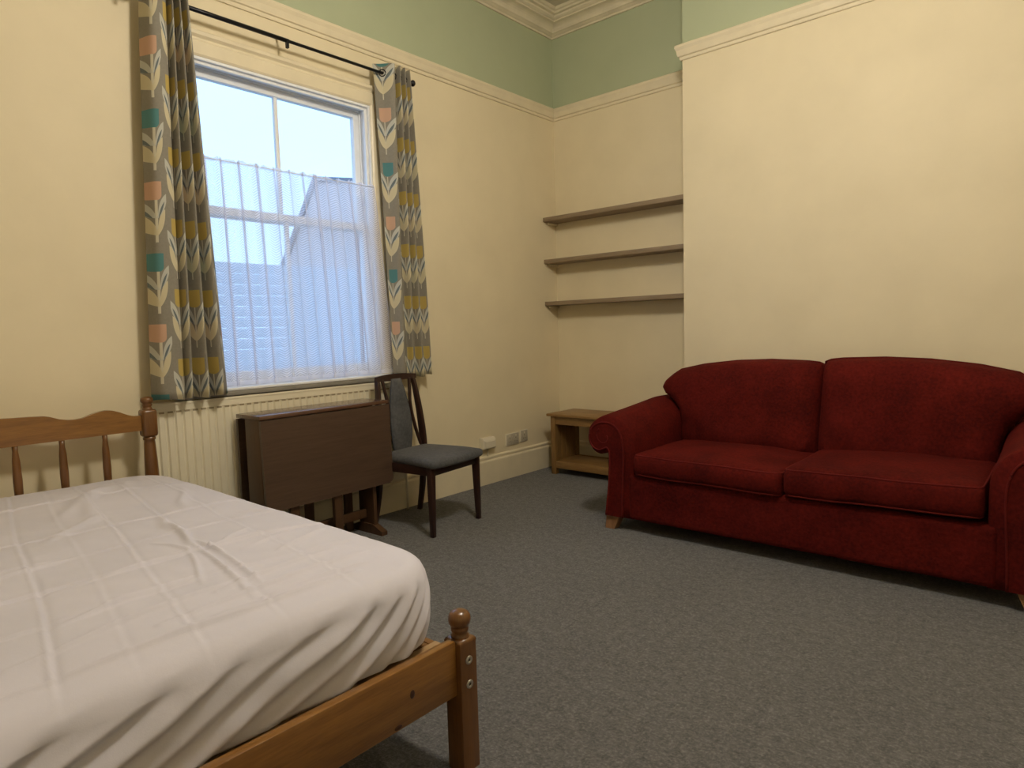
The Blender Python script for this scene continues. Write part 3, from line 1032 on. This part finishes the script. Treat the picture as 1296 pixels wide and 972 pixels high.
def mattress():
    half = np.array([(MX1 - MX0) / 2, (MY1 - MY0) / 2, (MZ1 - MZ0) / 2])
    cen = np.array([(MX1 + MX0) / 2, (MY1 + MY0) / 2, (MZ1 + MZ0) / 2])
    rv, rt = 0.19, 0.042      # plan corner radius, top edge radius
    nx, ny = 400, 290
    px, py = [q.ravel() for q in np.meshgrid(np.linspace(-1, 1, nx + 1) * half[0], np.linspace(-1, 1, ny + 1) * half[1])]
    qx, qy = np.clip(px, -(half[0] - rv), half[0] - rv), np.clip(py, -(half[1] - rv), half[1] - rv)
    dx, dy = px - qx, py - qy
    L = np.hypot(dx, dy)
    m = np.maximum(abs(dx), abs(dy))
    k_ = np.where(L > 1e-9, m / np.maximum(L, 1e-9), 1.0)
    px, py = qx + dx * k_, qy + dy * k_
    d = np.minimum(half[0] - abs(px), half[1] - abs(py))
    cx_, cy_ = np.maximum(0, abs(px) - (half[0] - rv)), np.maximum(0, abs(py) - (half[1] - rv))
    d = np.where((cx_ > 0) & (cy_ > 0), rv - np.hypot(cx_, cy_), d)
    u_ = np.clip(1 - d / rt, 0, 1)
    pz = half[2] - rt * (1 - np.sqrt(np.maximum(0, 1 - u_ * u_)))
    Fc = []
    for j in range(ny):
        for i in range(nx):
            a = j * (nx + 1) + i
            Fc.append((a, a + 1, a + nx + 2, a + nx + 1))
    loop = list(range(nx + 1)) + [nx + (nx + 1) * j for j in range(1, ny + 1)] + [ny * (nx + 1) + i for i in range(nx - 1, -1, -1)] + [j * (nx + 1) for j in range(ny - 1, 0, -1)]
    lp = np.array(loop)
    nl = len(loop)
    prev, base = lp, len(px)
    levels = 46
    ax, ay, az = [px], [py], [pz]
    for l in range(1, levels + 1):
        s = 1 - 0.006 * max(0, l - (levels - 5))
        ax.append(px[lp] * s)
        ay.append(py[lp] * s)
        az.append(pz[lp] + (-half[2] - pz[lp]) * l / levels)
        cur = base + np.arange(nl)
        base += nl
        for q in range(nl):
            q2 = (q + 1) % nl
            Fc.append((int(prev[q]), int(cur[q]), int(cur[q2]), int(prev[q2])))
        prev = cur
    Fc.append(tuple(int(q) for q in prev))
    x, y, z = np.concatenate(ax), np.concatenate(ay), np.concatenate(az)
    n0, n1 = x / half[0], y / half[1]
    x, y, z = x + cen[0], y + cen[1], z + cen[2]
    tt = np.clip((z - MZ0) / (MZ1 - MZ0), 0, 1)
    bul = 0.016 * np.sin(tt * math.pi)
    x = x + bul * np.clip((n0 - 0.6) / 0.4, 0, 1)
    y = y + bul * np.clip((n1 - 0.6) / 0.4, 0, 1)
    crown = np.maximum(0, (1 - abs((x - 1.12) / 0.97) ** 4) * (1 - abs((y + 3.95) / 0.67) ** 4))
    z = z + (0.020 * crown + top_disp(x, y) * np.clip(crown * 2.5, 0.25, 1)) * np.clip((tt - 0.7) / 0.3, 0, 1)
    kf = np.clip((n0 - 0.90) / 0.07, 0, 1)
    x = x + np.where(kf > 0, foot_disp(y, z) * kf, 0)
    low = np.clip((0.12 - tt) / 0.12, 0, 1) * (n0 > 0.9)
    z = z + low * (0.026 * np.maximum(0, 1 - abs(y + 3.30) / 0.35))
    o = pyobj('mattress', np.stack([x, y, z], 1), Fc, 'sheet', None, True)
    return tag(o, 'thick mattress in a creased white fitted sheet on the pine bed', 'mattress')


mattress()

# ------------------------------------------------------------------ drop-leaf table
T = empty('drop_leaf_table', (0.219, -2.478, 0), R(2.0))
tag(T, 'dark brown drop-leaf table folded down in front of the radiator', 'table')
box('table_top', -0.112, 0.112, -0.402, 0.402, 0.744, 0.764, 'sapele_top', T, 0.003, True)


def leaf_panel(name, x0, x1, tilt):
    r = 0.035
    pts = [(-0.402, 0.740), (-0.402, 0.285 + r)]
    pts += [(-0.402 + r - r * math.cos(a), 0.285 + r - r * math.sin(a)) for a in np.linspace(0.2, math.pi / 2, 5)]
    pts += [(0.402 - r + r * math.sin(a), 0.285 + r - r * math.cos(a)) for a in np.linspace(0, math.pi / 2 - 0.2, 5)]
    pts += [(0.402, 0.285 + r), (0.402, 0.740)]
    bm = bmesh.new()
    add_prism(bm, pts, 'x', x0, x1)
    for v in bm.verts:
        v.co.x += (0.740 - v.co.z) * tilt
    bmesh.ops.recalc_face_normals(bm, faces=bm.faces)
    return bmobj(name, bm, 'sapele_y', T, False, True)


leaf_panel('drop_leaf', 0.100, 0.118, 0.030)
leaf_panel('drop_leaf', -0.113, -0.097, 0.0)
for y in (-0.384, 0.290):
    p = box('end_leg', -0.040, 0.094, y - 0.012, y + 0.012, 0.045, 0.744, 'tleg', T, 0.003, True)
    pts = [(-0.10, 0.0), (0.165, 0.0), (0.165, 0.022), (0.085, 0.055), (-0.03, 0.055), (-0.10, 0.022)]
    bm = bmesh.new()
    add_prism(bm, pts, 'y', y - 0.020, y + 0.020)
    bmobj('foot', bm, 'tleg', T, False, True)
box('stretcher', 0.000, 0.024, -0.375, 0.285, 0.085, 0.135, 'tleg', T, 0.003, True)
box('top_rail', 0.000, 0.024, -0.375, 0.285, 0.66, 0.74, 'tleg', T, 0.003, True)
for y in (0.030, -0.235):
    gl = box('gate_leg', 0.085, 0.112, y - 0.026, y + 0.026, 0.0, 0.70, 'tleg', T, 0.004, True)
box('gate_leg', -0.085, -0.060, -0.06, -0.01, 0.0, 0.70, 'tleg', T, 0.004, True)
box('gate_leg', -0.085, -0.060, 0.20, 0.25, 0.0, 0.70, 'tleg', T, 0.004, True)

# ------------------------------------------------------------------ dining chair
Cc = empty('dining_chair', (0.400, -1.857, 0), R(7.0))
tag(Cc, 'dark wooden dining chair with slate grey padded seat by the table', 'chair')


def taper_leg(name, pts, mat, par):
    """pts: list of (x, y, z, hx, hy)"""
    V, Fc = [], []
    for (x, y, z, hx, hy) in pts:
        V += [(x - hx, y - hy, z), (x + hx, y - hy, z), (x + hx, y + hy, z), (x - hx, y + hy, z)]
    for i in range(len(pts) - 1):
        for k in range(4):
            Fc.append((i * 4 + k, i * 4 + (k + 1) % 4, (i + 1) * 4 + (k + 1) % 4, (i + 1) * 4 + k))
    Fc.append((3, 2, 1, 0))
    e = (len(pts) - 1) * 4
    Fc.append((e, e + 1, e + 2, e + 3))
    me = bpy.data.meshes.new(name)
    me.from_pydata(V, [], Fc)
    bm = bmesh.new()
    bm.from_mesh(me)
    bpy.data.meshes.remove(me)
    bmesh.ops.recalc_face_normals(bm, faces=bm.faces)
    ed = [e for e in bm.edges if e.calc_face_angle(0) > 0.8]
    bmesh.ops.bevel(bm, geom=ed, offset=0.003, segments=2, affect='EDGES', profile=0.5)
    return bmobj(name, bm, mat, par, True, True)


for s in (-1, 1):
    taper_leg('leg', [(0.205, s * 0.212, 0.0, 0.013, 0.013), (0.200, s * 0.205, 0.395, 0.019, 0.019)], 'dark_wood', Cc)
    st = [(-0.265, s * 0.200, 0.0, 0.014, 0.012), (-0.225, s * 0.196, 0.20, 0.018, 0.013), (-0.205, s * 0.193, 0.42, 0.021, 0.014), (-0.212, s * 0.184, 0.60, 0.020, 0.013), (-0.228, s * 0.165, 0.78, 0.016, 0.012), (-0.242, s * 0.152, 0.878, 0.013, 0.012)]
    zz = catmull([(a[0], a[1], a[2], a[3], a[4]) for a in st], 18)
    taper_leg('leg', [tuple(map(float, q)) for q in zz], 'dark_wood', Cc)
# seat frame
for nm, a in (('seat_rail', (0.188, 0.212, -0.19, 0.19)), ('seat_rail', (-0.205, -0.185, -0.18, 0.18))):
    box(nm, a[0], a[1], a[2], a[3], 0.345, 0.398, 'dark_wood', Cc, 0.003, True)
for s in (-1, 1):
    box('seat_rail', -0.20, 0.195, s * 0.200 - 0.010, s * 0.200 + 0.010, 0.345, 0.398, 'dark_wood', Cc, 0.003, True)


def seat_def(w, n):
    x, y, z = w
    # wider and bowed at the front
    f = (x + 0.20) / 0.45
    y *= 0.85 + 0.19 * f
    x += 0.030 * (1 - (y / 0.23) ** 2) * max(0, f - 0.5) * 2
    z += 0.016 * max(0, (1 - n[0] ** 2)) * max(0, (1 - n[1] ** 2)) * (1 if n[2] > 0 else 0) - 0.010 * max(0, f - 0.75) * 2
    return (x, y, z)


rounded('seat', -0.20, 0.245, -0.228, 0.228, 0.393, 0.440, 0.022, 'chair_fab', Cc, 5, 12, seat_def, True)


def back_x(z):
    return float(np.interp(z, [0.40, 0.60, 0.78, 0.90], [-0.205, -0.210, -0.228, -0.245]))


# curved crest rail
V, Fc = [], []
NR = 17
for i in range(NR):
    t = -1 + 2 * i / (NR - 1)
    y = t * 0.172
    xo = -0.240 + 0.016 * t * t - 0.010
    zt2 = 0.900 - 0.010 * t * t
    zb2 = 0.858 + 0.004 * t * t
    for (dx, z) in ((-0.010, zb2), (0.010, zb2), (0.008, zt2), (-0.008, zt2)):
        V.append((xo + dx, y, z))
for i in range(NR - 1):
    for k in range(4):
        Fc.append((i * 4 + k, i * 4 + (k + 1) % 4, (i + 1) * 4 + (k + 1) % 4, (i + 1) * 4 + k))
Fc += [(3, 2, 1, 0), tuple((NR - 1) * 4 + k for k in range(4))]
o = pyobj('crest_rail', V, Fc, 'dark_wood', Cc, False, True)
# bowed slats either side of the splat
for s in (-1, 1):
    pts = [(0.118, 0.870), (0.108, 0.80), (0.098, 0.72), (0.105, 0.63), (0.128, 0.54), (0.165, 0.440)]
    cv = catmull(pts, 24)
    taper_leg('back_slat', [(back_x(float(c[1])) + 0.004, s * float(c[0]), float(c[1]), 0.008, 0.009) for c in cv][::-1], 'dark_wood', Cc)
# upholstered splat
V, Fc = [], []
NZ_, NY_ = 22, 9
for side in (1, -1):
    for i in range(NZ_):
        t = i / (NZ_ - 1)
        z = 0.425 + t * 0.445
        hw = float(np.interp(z, [0.42, 0.50, 0.60, 0.70, 0.80, 0.875], [0.070, 0.086, 0.090, 0.080, 0.058, 0.036]))
        for j in range(NY_):
            q = -1 + 2 * j / (NY_ - 1)
            th = 0.006 + (0.016 if side > 0 else 0.004) * (1 - q * q) * math.sqrt(max(0, 1 - (2 * t - 1) ** 4))
            V.append((back_x(z) + 0.004 + side * th, q * hw, z))
o1 = NZ_ * NY_
for i in range(NZ_ - 1):
    for j in range(NY_ - 1):
        a = i * NY_ + j
        Fc.append((a, a + 1, a + NY_ + 1, a + NY_))
        Fc.append((o1 + a, o1 + a + NY_, o1 + a + NY_ + 1, o1 + a + 1))
for i in range(NZ_ - 1):
    for j in (0, NY_ - 1):
        a = i * NY_ + j
        Fc.append((a, a + NY_, o1 + a + NY_, o1 + a))
for j in range(NY_ - 1):
    Fc.append((j, j + 1, o1 + j + 1, o1 + j))
    a = (NZ_ - 1) * NY_ + j
    Fc.append((a, a + 1, o1 + a + 1, o1 + a))
pyobj('splat', V, Fc, 'chair_fab', Cc, True, True)

# ------------------------------------------------------------------ oak side table in the alcove
S = empty('side_table', (0.48, -0.215, 0))
tag(S, 'small oak side table with lower shelf in the alcove corner', 'side table')
sx0, sx1, sy0, sy1 = 0.195, 0.775, -0.385, -0.055
box('table_top', sx0 - 0.025, sx1 + 0.025, sy0 - 0.022, sy1 + 0.02, 0.462, 0.482, 'oak', S, 0.004)
for x in (sx0, sx1 - 0.042):
    for y in (sy0, sy1 - 0.042):
        box('leg', x, x + 0.042, y, y + 0.042, 0, 0.462, 'oak_z', S, 0.003)
for y in (sy0 + 0.004, sy1 - 0.024):
    box('apron', sx0 + 0.042, sx1 - 0.042, y, y + 0.02, 0.398, 0.462, 'oak', S, 0.002)
    box('lower_rail', sx0 + 0.042, sx1 - 0.042, y, y + 0.02, 0.050, 0.108, 'oak', S, 0.002)
for x in (sx0 + 0.008, sx1 - 0.026):
    for k in range(4):
        w = (sy1 - sy0 - 0.084) / 4
        box('side_board', x, x + 0.018, sy0 + 0.042 + k * w, sy0 + 0.042 + (k + 1) * w - 0.001, 0.050, 0.462, 'oak_z', S, 0.002)
box('lower_shelf', sx0 + 0.026, sx1 - 0.026, sy0 + 0.024, sy1 - 0.024, 0.086, 0.104, 'oak', S, 0.002)

# ------------------------------------------------------------------ shelves
for z, w in ((2.046, 'top of three greyed oak shelves in the alcove'), (1.709, 'middle of three greyed oak shelves in the alcove'), (1.368, 'lowest of three greyed oak shelves in the alcove')):
    sh = empty('wall_shelf', (0.67, -0.08, z - 0.03))
    tag(sh, w, 'shelf', 'alcove shelves')
    box('board', 0.002, CB0 - 0.002, -0.172, -0.001, z - 0.032, z, 'shelf', sh, 0.0015)
    box('batten', 0.002, 0.020, -0.120, -0.001, z - 0.052, z - 0.033, 'trim', sh, 0.002)
    box('batten', CB0 - 0.020, CB0 - 0.002, -0.120, -0.001, z - 0.052, z - 0.033, 'trim', sh, 0.002)


# ------------------------------------------------------------------ sockets and the box
def socket(name, label, yc, zc, w, h, gangs):
    r = empty(name, (0.0, yc, zc))
    tag(r, label, 'socket')
    box('plate', 0.0, 0.011, yc - w / 2, yc + w / 2, zc - h / 2, zc + h / 2, 'chalk', r, 0.004)
    box('plate_rim', 0.0, 0.009, yc - w / 2 - 0.004, yc + w / 2 + 0.004, zc - h / 2 - 0.004, zc + h / 2 + 0.004, 'plastic', r, 0.003)
    for g_ in gangs:
        y = yc + g_
        box('earth_slot', 0.0105, 0.0116, y - 0.002, y + 0.002, zc + 0.003, zc + 0.012, 'slot', r, 0)
        for s in (-1, 1):
            box('pin_slot', 0.0105, 0.0116, y + s * 0.011 - 0.004, y + s * 0.011 + 0.004, zc - 0.020, zc - 0.016, 'slot', r, 0)
        box('rocker_switch', 0.0105, 0.0145, y - 0.006, y + 0.006, zc + 0.020, zc + 0.034, 'plastic', r, 0.001)
    return r


socket('wall_socket', 'wide double wall socket just above the skirting board', -0.632, 0.298, 0.146, 0.086, (-0.036, 0.036))
socket('wall_socket', 'small single wall socket beside the double one', -0.492, 0.305, 0.082, 0.086, (0,))
jb = empty('fused_box', (0, -0.935, 0.26))
tag(jb, 'boxy ivory junction box on the wall near the chair', 'junction box')
prism('housing', [(0.0, 0.268), (0.050, 0.274), (0.050, 0.335), (0.036, 0.356), (0.0, 0.356)], 'y', -1.000, -0.868, 'plastic', jb, smooth=False, bev=0.004)
prism('cover', [(0.0508, 0.280), (0.055, 0.282), (0.055, 0.328), (0.0508, 0.332)], 'y', -0.985, -0.883, 'plastic', jb, bev=0.001)
tube('cable', [(0.012, -0.92, 0.270), (0.012, -0.92, 0.235), (0.012, -0.925, 0.210)], 0.004, 'plastic', jb, 8)

# ------------------------------------------------------------------ sofa
SO = empty('sofa', (2.29, -0.9, 0))
tag(SO, 'crimson two-seat sofa with scroll arms against the chimney breast', 'sofa')
CXS = 2.29
YF = -1.335
PROF = [(1.497, 0.075), (1.497, 0.30), (1.497, 0.45), (1.490, 0.52), (1.468, 0.570), (1.432, 0.612), (1.385, 0.637), (1.330, 0.645), (1.275, 0.636), (1.228, 0.610), (1.198, 0.568), (1.190, 0.520), (1.202, 0.472), (1.232, 0.437), (1.272, 0.422), (1.306, 0.428), (1.326, 0.440), (1.334, 0.410), (1.333, 0.34), (1.327, 0.25), (1.315, 0.16), (1.304, 0.075)]


def smooth_closed(pts, per=4):
    out = []
    m = len(pts)
    for i in range(m):
        p0, p1, p2, p3 = [np.array(pts[(i + k) % m]) for k in (-1, 0, 1, 2)]
        for j in range(per):
            f = j / per
            out.append(tuple(0.5 * ((2 * p1) + (-p0 + p2) * f + (2 * p0 - 5 * p1 + 4 * p2 - p3) * f * f + (-p0 + 3 * p1 - 3 * p2 + p3) * f ** 3)))
    return out


base_pts = [(1.497, 0.075)] + PROF[1:-1] + [(1.304, 0.075)]
curve_pts = [tuple(map(float, p)) for p in catmull(base_pts, 80)]


def mirror(x, s):
    return x if s < 0 else 2 * CXS - x


def arm_rise(y, z):
    k = min(1, max(0, (z - 0.30) / 0.25))
    return 0.052 * k * (y - YF) / 0.6 if y < -0.7 else 0.052 * k * (-0.7 - YF) / 0.6


for s in (-1, 1):
    V, Fc = [], []
    NYA = 24
    m_ = len(curve_pts)
    cx0 = sum(p[0] for p in curve_pts) / m_
    for j in range(NYA):
        f = j / (NYA - 1)
        y = YF + 0.012 + f * 0.86
        for i, (x, z) in enumerate(curve_pts):
            sc = 1.0
            xx, zz_ = x, z
            if j == 0:                       # softened front edge
                xx = 1.36 + (x - 1.36) * 0.955
                zz_ = 0.52 + (z - 0.52) * 0.95 if z > 0.42 else z
            wob = 0.004 * noise.noise(Vector((x * 9 + s, y * 5, z * 9)))
            V.append((mirror(xx, s) + wob, y, zz_ + arm_rise(y, zz_) + wob))
    for j in range(NYA - 1):
        for i in range(m_):
            a, b = j * m_ + i, j * m_ + (i + 1) % m_
            q = (a, b, b + m_, a + m_)
            Fc.append(q if s < 0 else q[::-1])
    Fc.append(tuple(range(m_))[::-1] if s < 0 else tuple(range(m_)))
    Fc.append(tuple((NYA - 1) * m_ + k for k in range(m_)))
    arm = pyobj('arm', V, Fc, 'sofa', SO, True)
    # proud front panel whose inner edge is a welted seam
    inner = [(1.428, 0.080), (1.430, 0.20), (1.436, 0.32), (1.440, 0.42), (1.437, 0.49), (1.424, 0.545), (1.398, 0.585), (1.362, 0.606), (1.322, 0.612), (1.280, 0.605), (1.245, 0.585), (1.222, 0.552), (1.216, 0.518), (1.226, 0.484), (1.250, 0.460), (1.280, 0.452), (1.306, 0.460), (1.335, 0.468), (1.350, 0.43), (1.348, 0.34), (1.342, 0.25), (1.331, 0.16), (1.320, 0.080)]
    pc = [tuple(map(float, p)) for p in catmull(inner, 90)]
    bm = bmesh.new()
    add_prism(bm, [(mirror(x, s), z) for x, z in pc], 'y', YF - 0.006, YF + 0.03)
    pan = bmobj('arm_panel', bm, 'sofa', arm, False)
    tube('piping', [(mirror(x, s), YF - 0.006, z) for x, z in pc], 0.0055, 'sofa_pipe', pan, 6)
    # spiral gather in the scroll
    sp_ = [(1.315 + (0.055 - 0.035 * t) * math.cos(2.2 + 4.6 * t), 0.530 + (0.055 - 0.035 * t) * math.sin(2.2 + 4.6 * t)) for t in np.linspace(0, 1, 26)]
    tube('scroll_piping', [(mirror(x, s), YF - 0.005, z) for x, z in sp_], 0.004, 'sofa_pipe', pan, 6)
    # foot blocks, splayed outwards
    for yy in (YF + 0.035, -0.50):
        x0 = 1.325
        Vv = []
        for (xa, xb, ya, yb, z) in ((x0 - 0.018, x0 + 0.040, yy - 0.028, yy + 0.024, 0.0), (x0 - 0.012, x0 + 0.075, yy - 0.022, yy + 0.045, 0.085)):
            Vv += [(mirror(xa, s), ya, z), (mirror(xb, s), ya, z), (mirror(xb, s), yb, z), (mirror(xa, s), yb, z)]
        Ff = [(0, 1, 2, 3), (4, 5, 6, 7), (0, 1, 5, 4), (1, 2, 6, 5), (2, 3, 7, 6), (3, 0, 4, 7)]
        bm = bmesh.new()
        vs = [bm.verts.new(v) for v in Vv]
        for f_ in Ff: bm.faces.new([vs[k] for k in f_])
        bmobj('foot', bm, 'sofa_leg', SO)

rounded('seat_base', 1.46, 3.12, YF + 0.004, -0.47, 0.075, 0.330, 0.022, 'sofa', SO, 4, 30, lambda w, n: (w[0], w[1] + 0.006 * noise.noise(Vector((w[0] * 4, 0, w[2] * 9))), w[2]))


def back_def(w, n):
    x, y, z = w
    z2 = z + (0.04 * (1 - ((x - CXS) / 0.95) ** 2) if z > 0.6 else 0)
    y2 = y + (z - 0.3) * 0.05
    return (x, y2, z2)


rounded('back_frame', 1.33, 3.25, -0.60, -0.45, 0.09, 0.78, 0.05, 'sofa', SO, 5, 24, back_def)

# seat cushions
for k, (xa, xb, ztp, tilt) in enumerate(((1.503, 2.298, 0.452, 0.0), (2.304, 3.072, 0.470, 0.0))):
    def sd(w, n, k=k, xa=xa, xb=xb):
        x, y, z = w
        up = 1 if n[2] > 0 else 0.15
        z += 0.030 * up * max(0, 1 - n[0] ** 2) * max(0, 1 - n[1] ** 2)
        z += 0.006 * noise.noise(Vector((x * 5, y * 5, z * 3 + k * 7)))
        bulge = 0.016 * max(0, 1 - n[2] ** 2) * max(0, -n[1]) ** 4
        y -= bulge
        if k == 1:
            z += 0.016 * (x - xa) / (xb - xa)
        else:
            z -= 0.004 * (x - xa) / (xb - xa)
        return (x, y, z)
    zb = 0.326 if k == 0 else 0.330
    c = rounded('seat_cushion', xa, xb, YF - 0.012, -0.66, zb, ztp, 0.030, 'sofa', SO, 5, 20, sd)
    for zz_ in (ztp - 0.012, zb + 0.010):
        hx, hy = (xb - xa) / 2, (-0.66 - (YF - 0.012)) / 2
        cx_, cy_ = (xa + xb) / 2, (-0.66 + YF - 0.012) / 2
        r_ = 0.032
        path = []
        off_ = 0.020
        def edge(n_, a, b):
            return [(a[0] + (b[0] - a[0]) * t, a[1] + (b[1] - a[1]) * t) for t in np.linspace(0, 1, n_)]
        h2x, h2y = hx - 0.006, hy - 0.006
        P2 = []
        P2 += edge(20, (-h2x + r_, -h2y), (h2x - r_, -h2y))
        P2 += [(h2x - r_ + r_ * math.sin(a), -h2y + r_ - r_ * math.cos(a)) for a in np.linspace(0.3, 1.3, 4)]
        P2 += edge(12, (h2x, -h2y + r_), (h2x, h2y - r_))
        P2 += edge(12, (h2x - r_, h2y), (-h2x + r_, h2y))
        P2 += edge(12, (-h2x, h2y - r_), (-h2x, -h2y + r_))
        P2 += [(-h2x + r_ - r_ * math.cos(a), -h2y + r_ - r_ * math.sin(a)) for a in np.linspace(0.3, 1.3, 4)]
        for (px, py) in P2:
            nz = 0.8 if zz_ > 0.4 else -0.8
            w = sd((cx_ + px, cy_ + py, zz_), (px / hx, py / hy, nz))
            path.append(w)
        tube('piping', path, 0.0048, 'sofa_pipe', c, 6, True)

# back cushions with ears over the arms
for s in (-1, 1):
    NU, NV = 56, 44
    V, Fc = [], []

    def rim(u, v):
        t = v
        z0 = 0.405
        xl_pts_z = [0.0, 0.30, 0.48, 0.60, 0.72, 0.82, 0.90, 0.96, 1.0]
        xl_pts_x = [1.500, 1.492, 1.468, 1.425, 1.362, 1.336, 1.350, 1.395, 1.450]
        xl = float(np.interp(t, xl_pts_z, xl_pts_x))
        xr = 2.298 - 0.010 * max(0, t - 0.9) * 10
        x = xl + (xr - xl) * u
        zt2 = float(np.interp(x, [1.33, 1.45, 1.60, 1.80, 2.00, 2.20, 2.27, 2.30], [0.835, 0.872, 0.905, 0.928, 0.936, 0.930, 0.922, 0.905]))
        z = z0 + (zt2 - z0) * t
        return x, z
    rows = {}
    for side in (1, -1):
        for j in range(NV):
            for i in range(NU):
                u, v = i / (NU - 1), j / (NV - 1)
                x, z = rim(u, v)
                a, b = abs(2 * u - 1), abs(2 * v - 1)
                puff = (1 - a ** 6) ** 0.5 * (1 - b ** 5) ** 0.5
                th = (0.125 if side > 0 else 0.05) * puff
                yc = -0.735 + (z - 0.42) * 0.20
                # a crease near the bottom and soft lumps
                lum = 0.012 * noise.noise(Vector((x * 6 * s, z * 6, side))) * puff
                if side > 0:
                    d = math.hypot((x - (1.62 if s < 0 else 1.72)) / 0.06, (z - 0.50) / 0.10)
                    lum -= 0.016 * math.exp(-d * d)
                    d2 = (x - 2.23) + (0.47 - z) * 0.6
                    lum += 0.012 * math.exp(-(d2 / 0.02) ** 2) * math.exp(-((z - 0.47) / 0.06) ** 2)
                zz_ = z + 0.006 * noise.noise(Vector((x * 9 * s, 3.1, v * 3))) * v
                V.append((mirror(x, s), yc - side * (th + lum), zz_ + (0.016 if s > 0 else 0) * v))
    o1 = NU * NV
    for j in range(NV - 1):
        for i in range(NU - 1):
            a = j * NU + i
            q, q2 = (a, a + 1, a + NU + 1, a + NU), (o1 + a, o1 + a + NU, o1 + a + NU + 1, o1 + a + 1)
            Fc += [q, q2] if s < 0 else [q[::-1], q2[::-1]]
    bc = pyobj('back_cushion', V, Fc, 'sofa', SO, True)
    bm = bmesh.new()
    bm.from_mesh(bc.data)
    bmesh.ops.remove_doubles(bm, verts=bm.verts, dist=0.0006)
    bmesh.ops.recalc_face_normals(bm, faces=bm.faces)
    bm.to_mesh(bc.data)
    bm.free()
    bc.data.polygons.foreach_set('use_smooth', [True] * len(bc.data.polygons))
    path = []
    for v in np.linspace(0, 1, 30): path.append(rim(0, v))
    for u in np.linspace(0, 1, 30)[1:]: path.append(rim(u, 1))
    for v in np.linspace(1, 0, 26)[1:]: path.append(rim(1, v))
    tube('piping', [(mirror(x, s), -0.735 + (z - 0.42) * 0.20, z + (0.016 if s > 0 else 0) * ((z - 0.4) / 0.52)) for x, z in path], 0.005, 'sofa_pipe', bc, 6)

# ------------------------------------------------------------------ ceiling lamp (above the frame)
LX, LY = 2.45, -2.72
lp = empty('ceiling_lamp', (LX, LY, ZC))
tag(lp, 'round opal glass lamp hanging from the ceiling above the room', 'lamp')
lathe('ceiling_rose', [(0.055, ZC - 0.03), (0.060, ZC - 0.02), (0.060, ZC)], LX, LY, 'brass', lp, 24)
tube('cord', [(LX, LY, ZC - 0.02), (LX, LY, 3.09)], 0.004, 'brass', lp, 8)
lathe('lamp_cap', [(0.012, 3.10), (0.05, 3.085), (0.155, 3.060), (0.160, 3.048), (0.03, 3.048)], LX, LY, 'brass', lp, 28)
gp = [(0.20 * math.cos(a), 2.90 + 0.20 * math.sin(a)) for a in np.linspace(-math.pi / 2 + 0.05, 0.82, 22)]
lathe('opal_globe', gp, LX, LY, 'bulb', lp, 40)
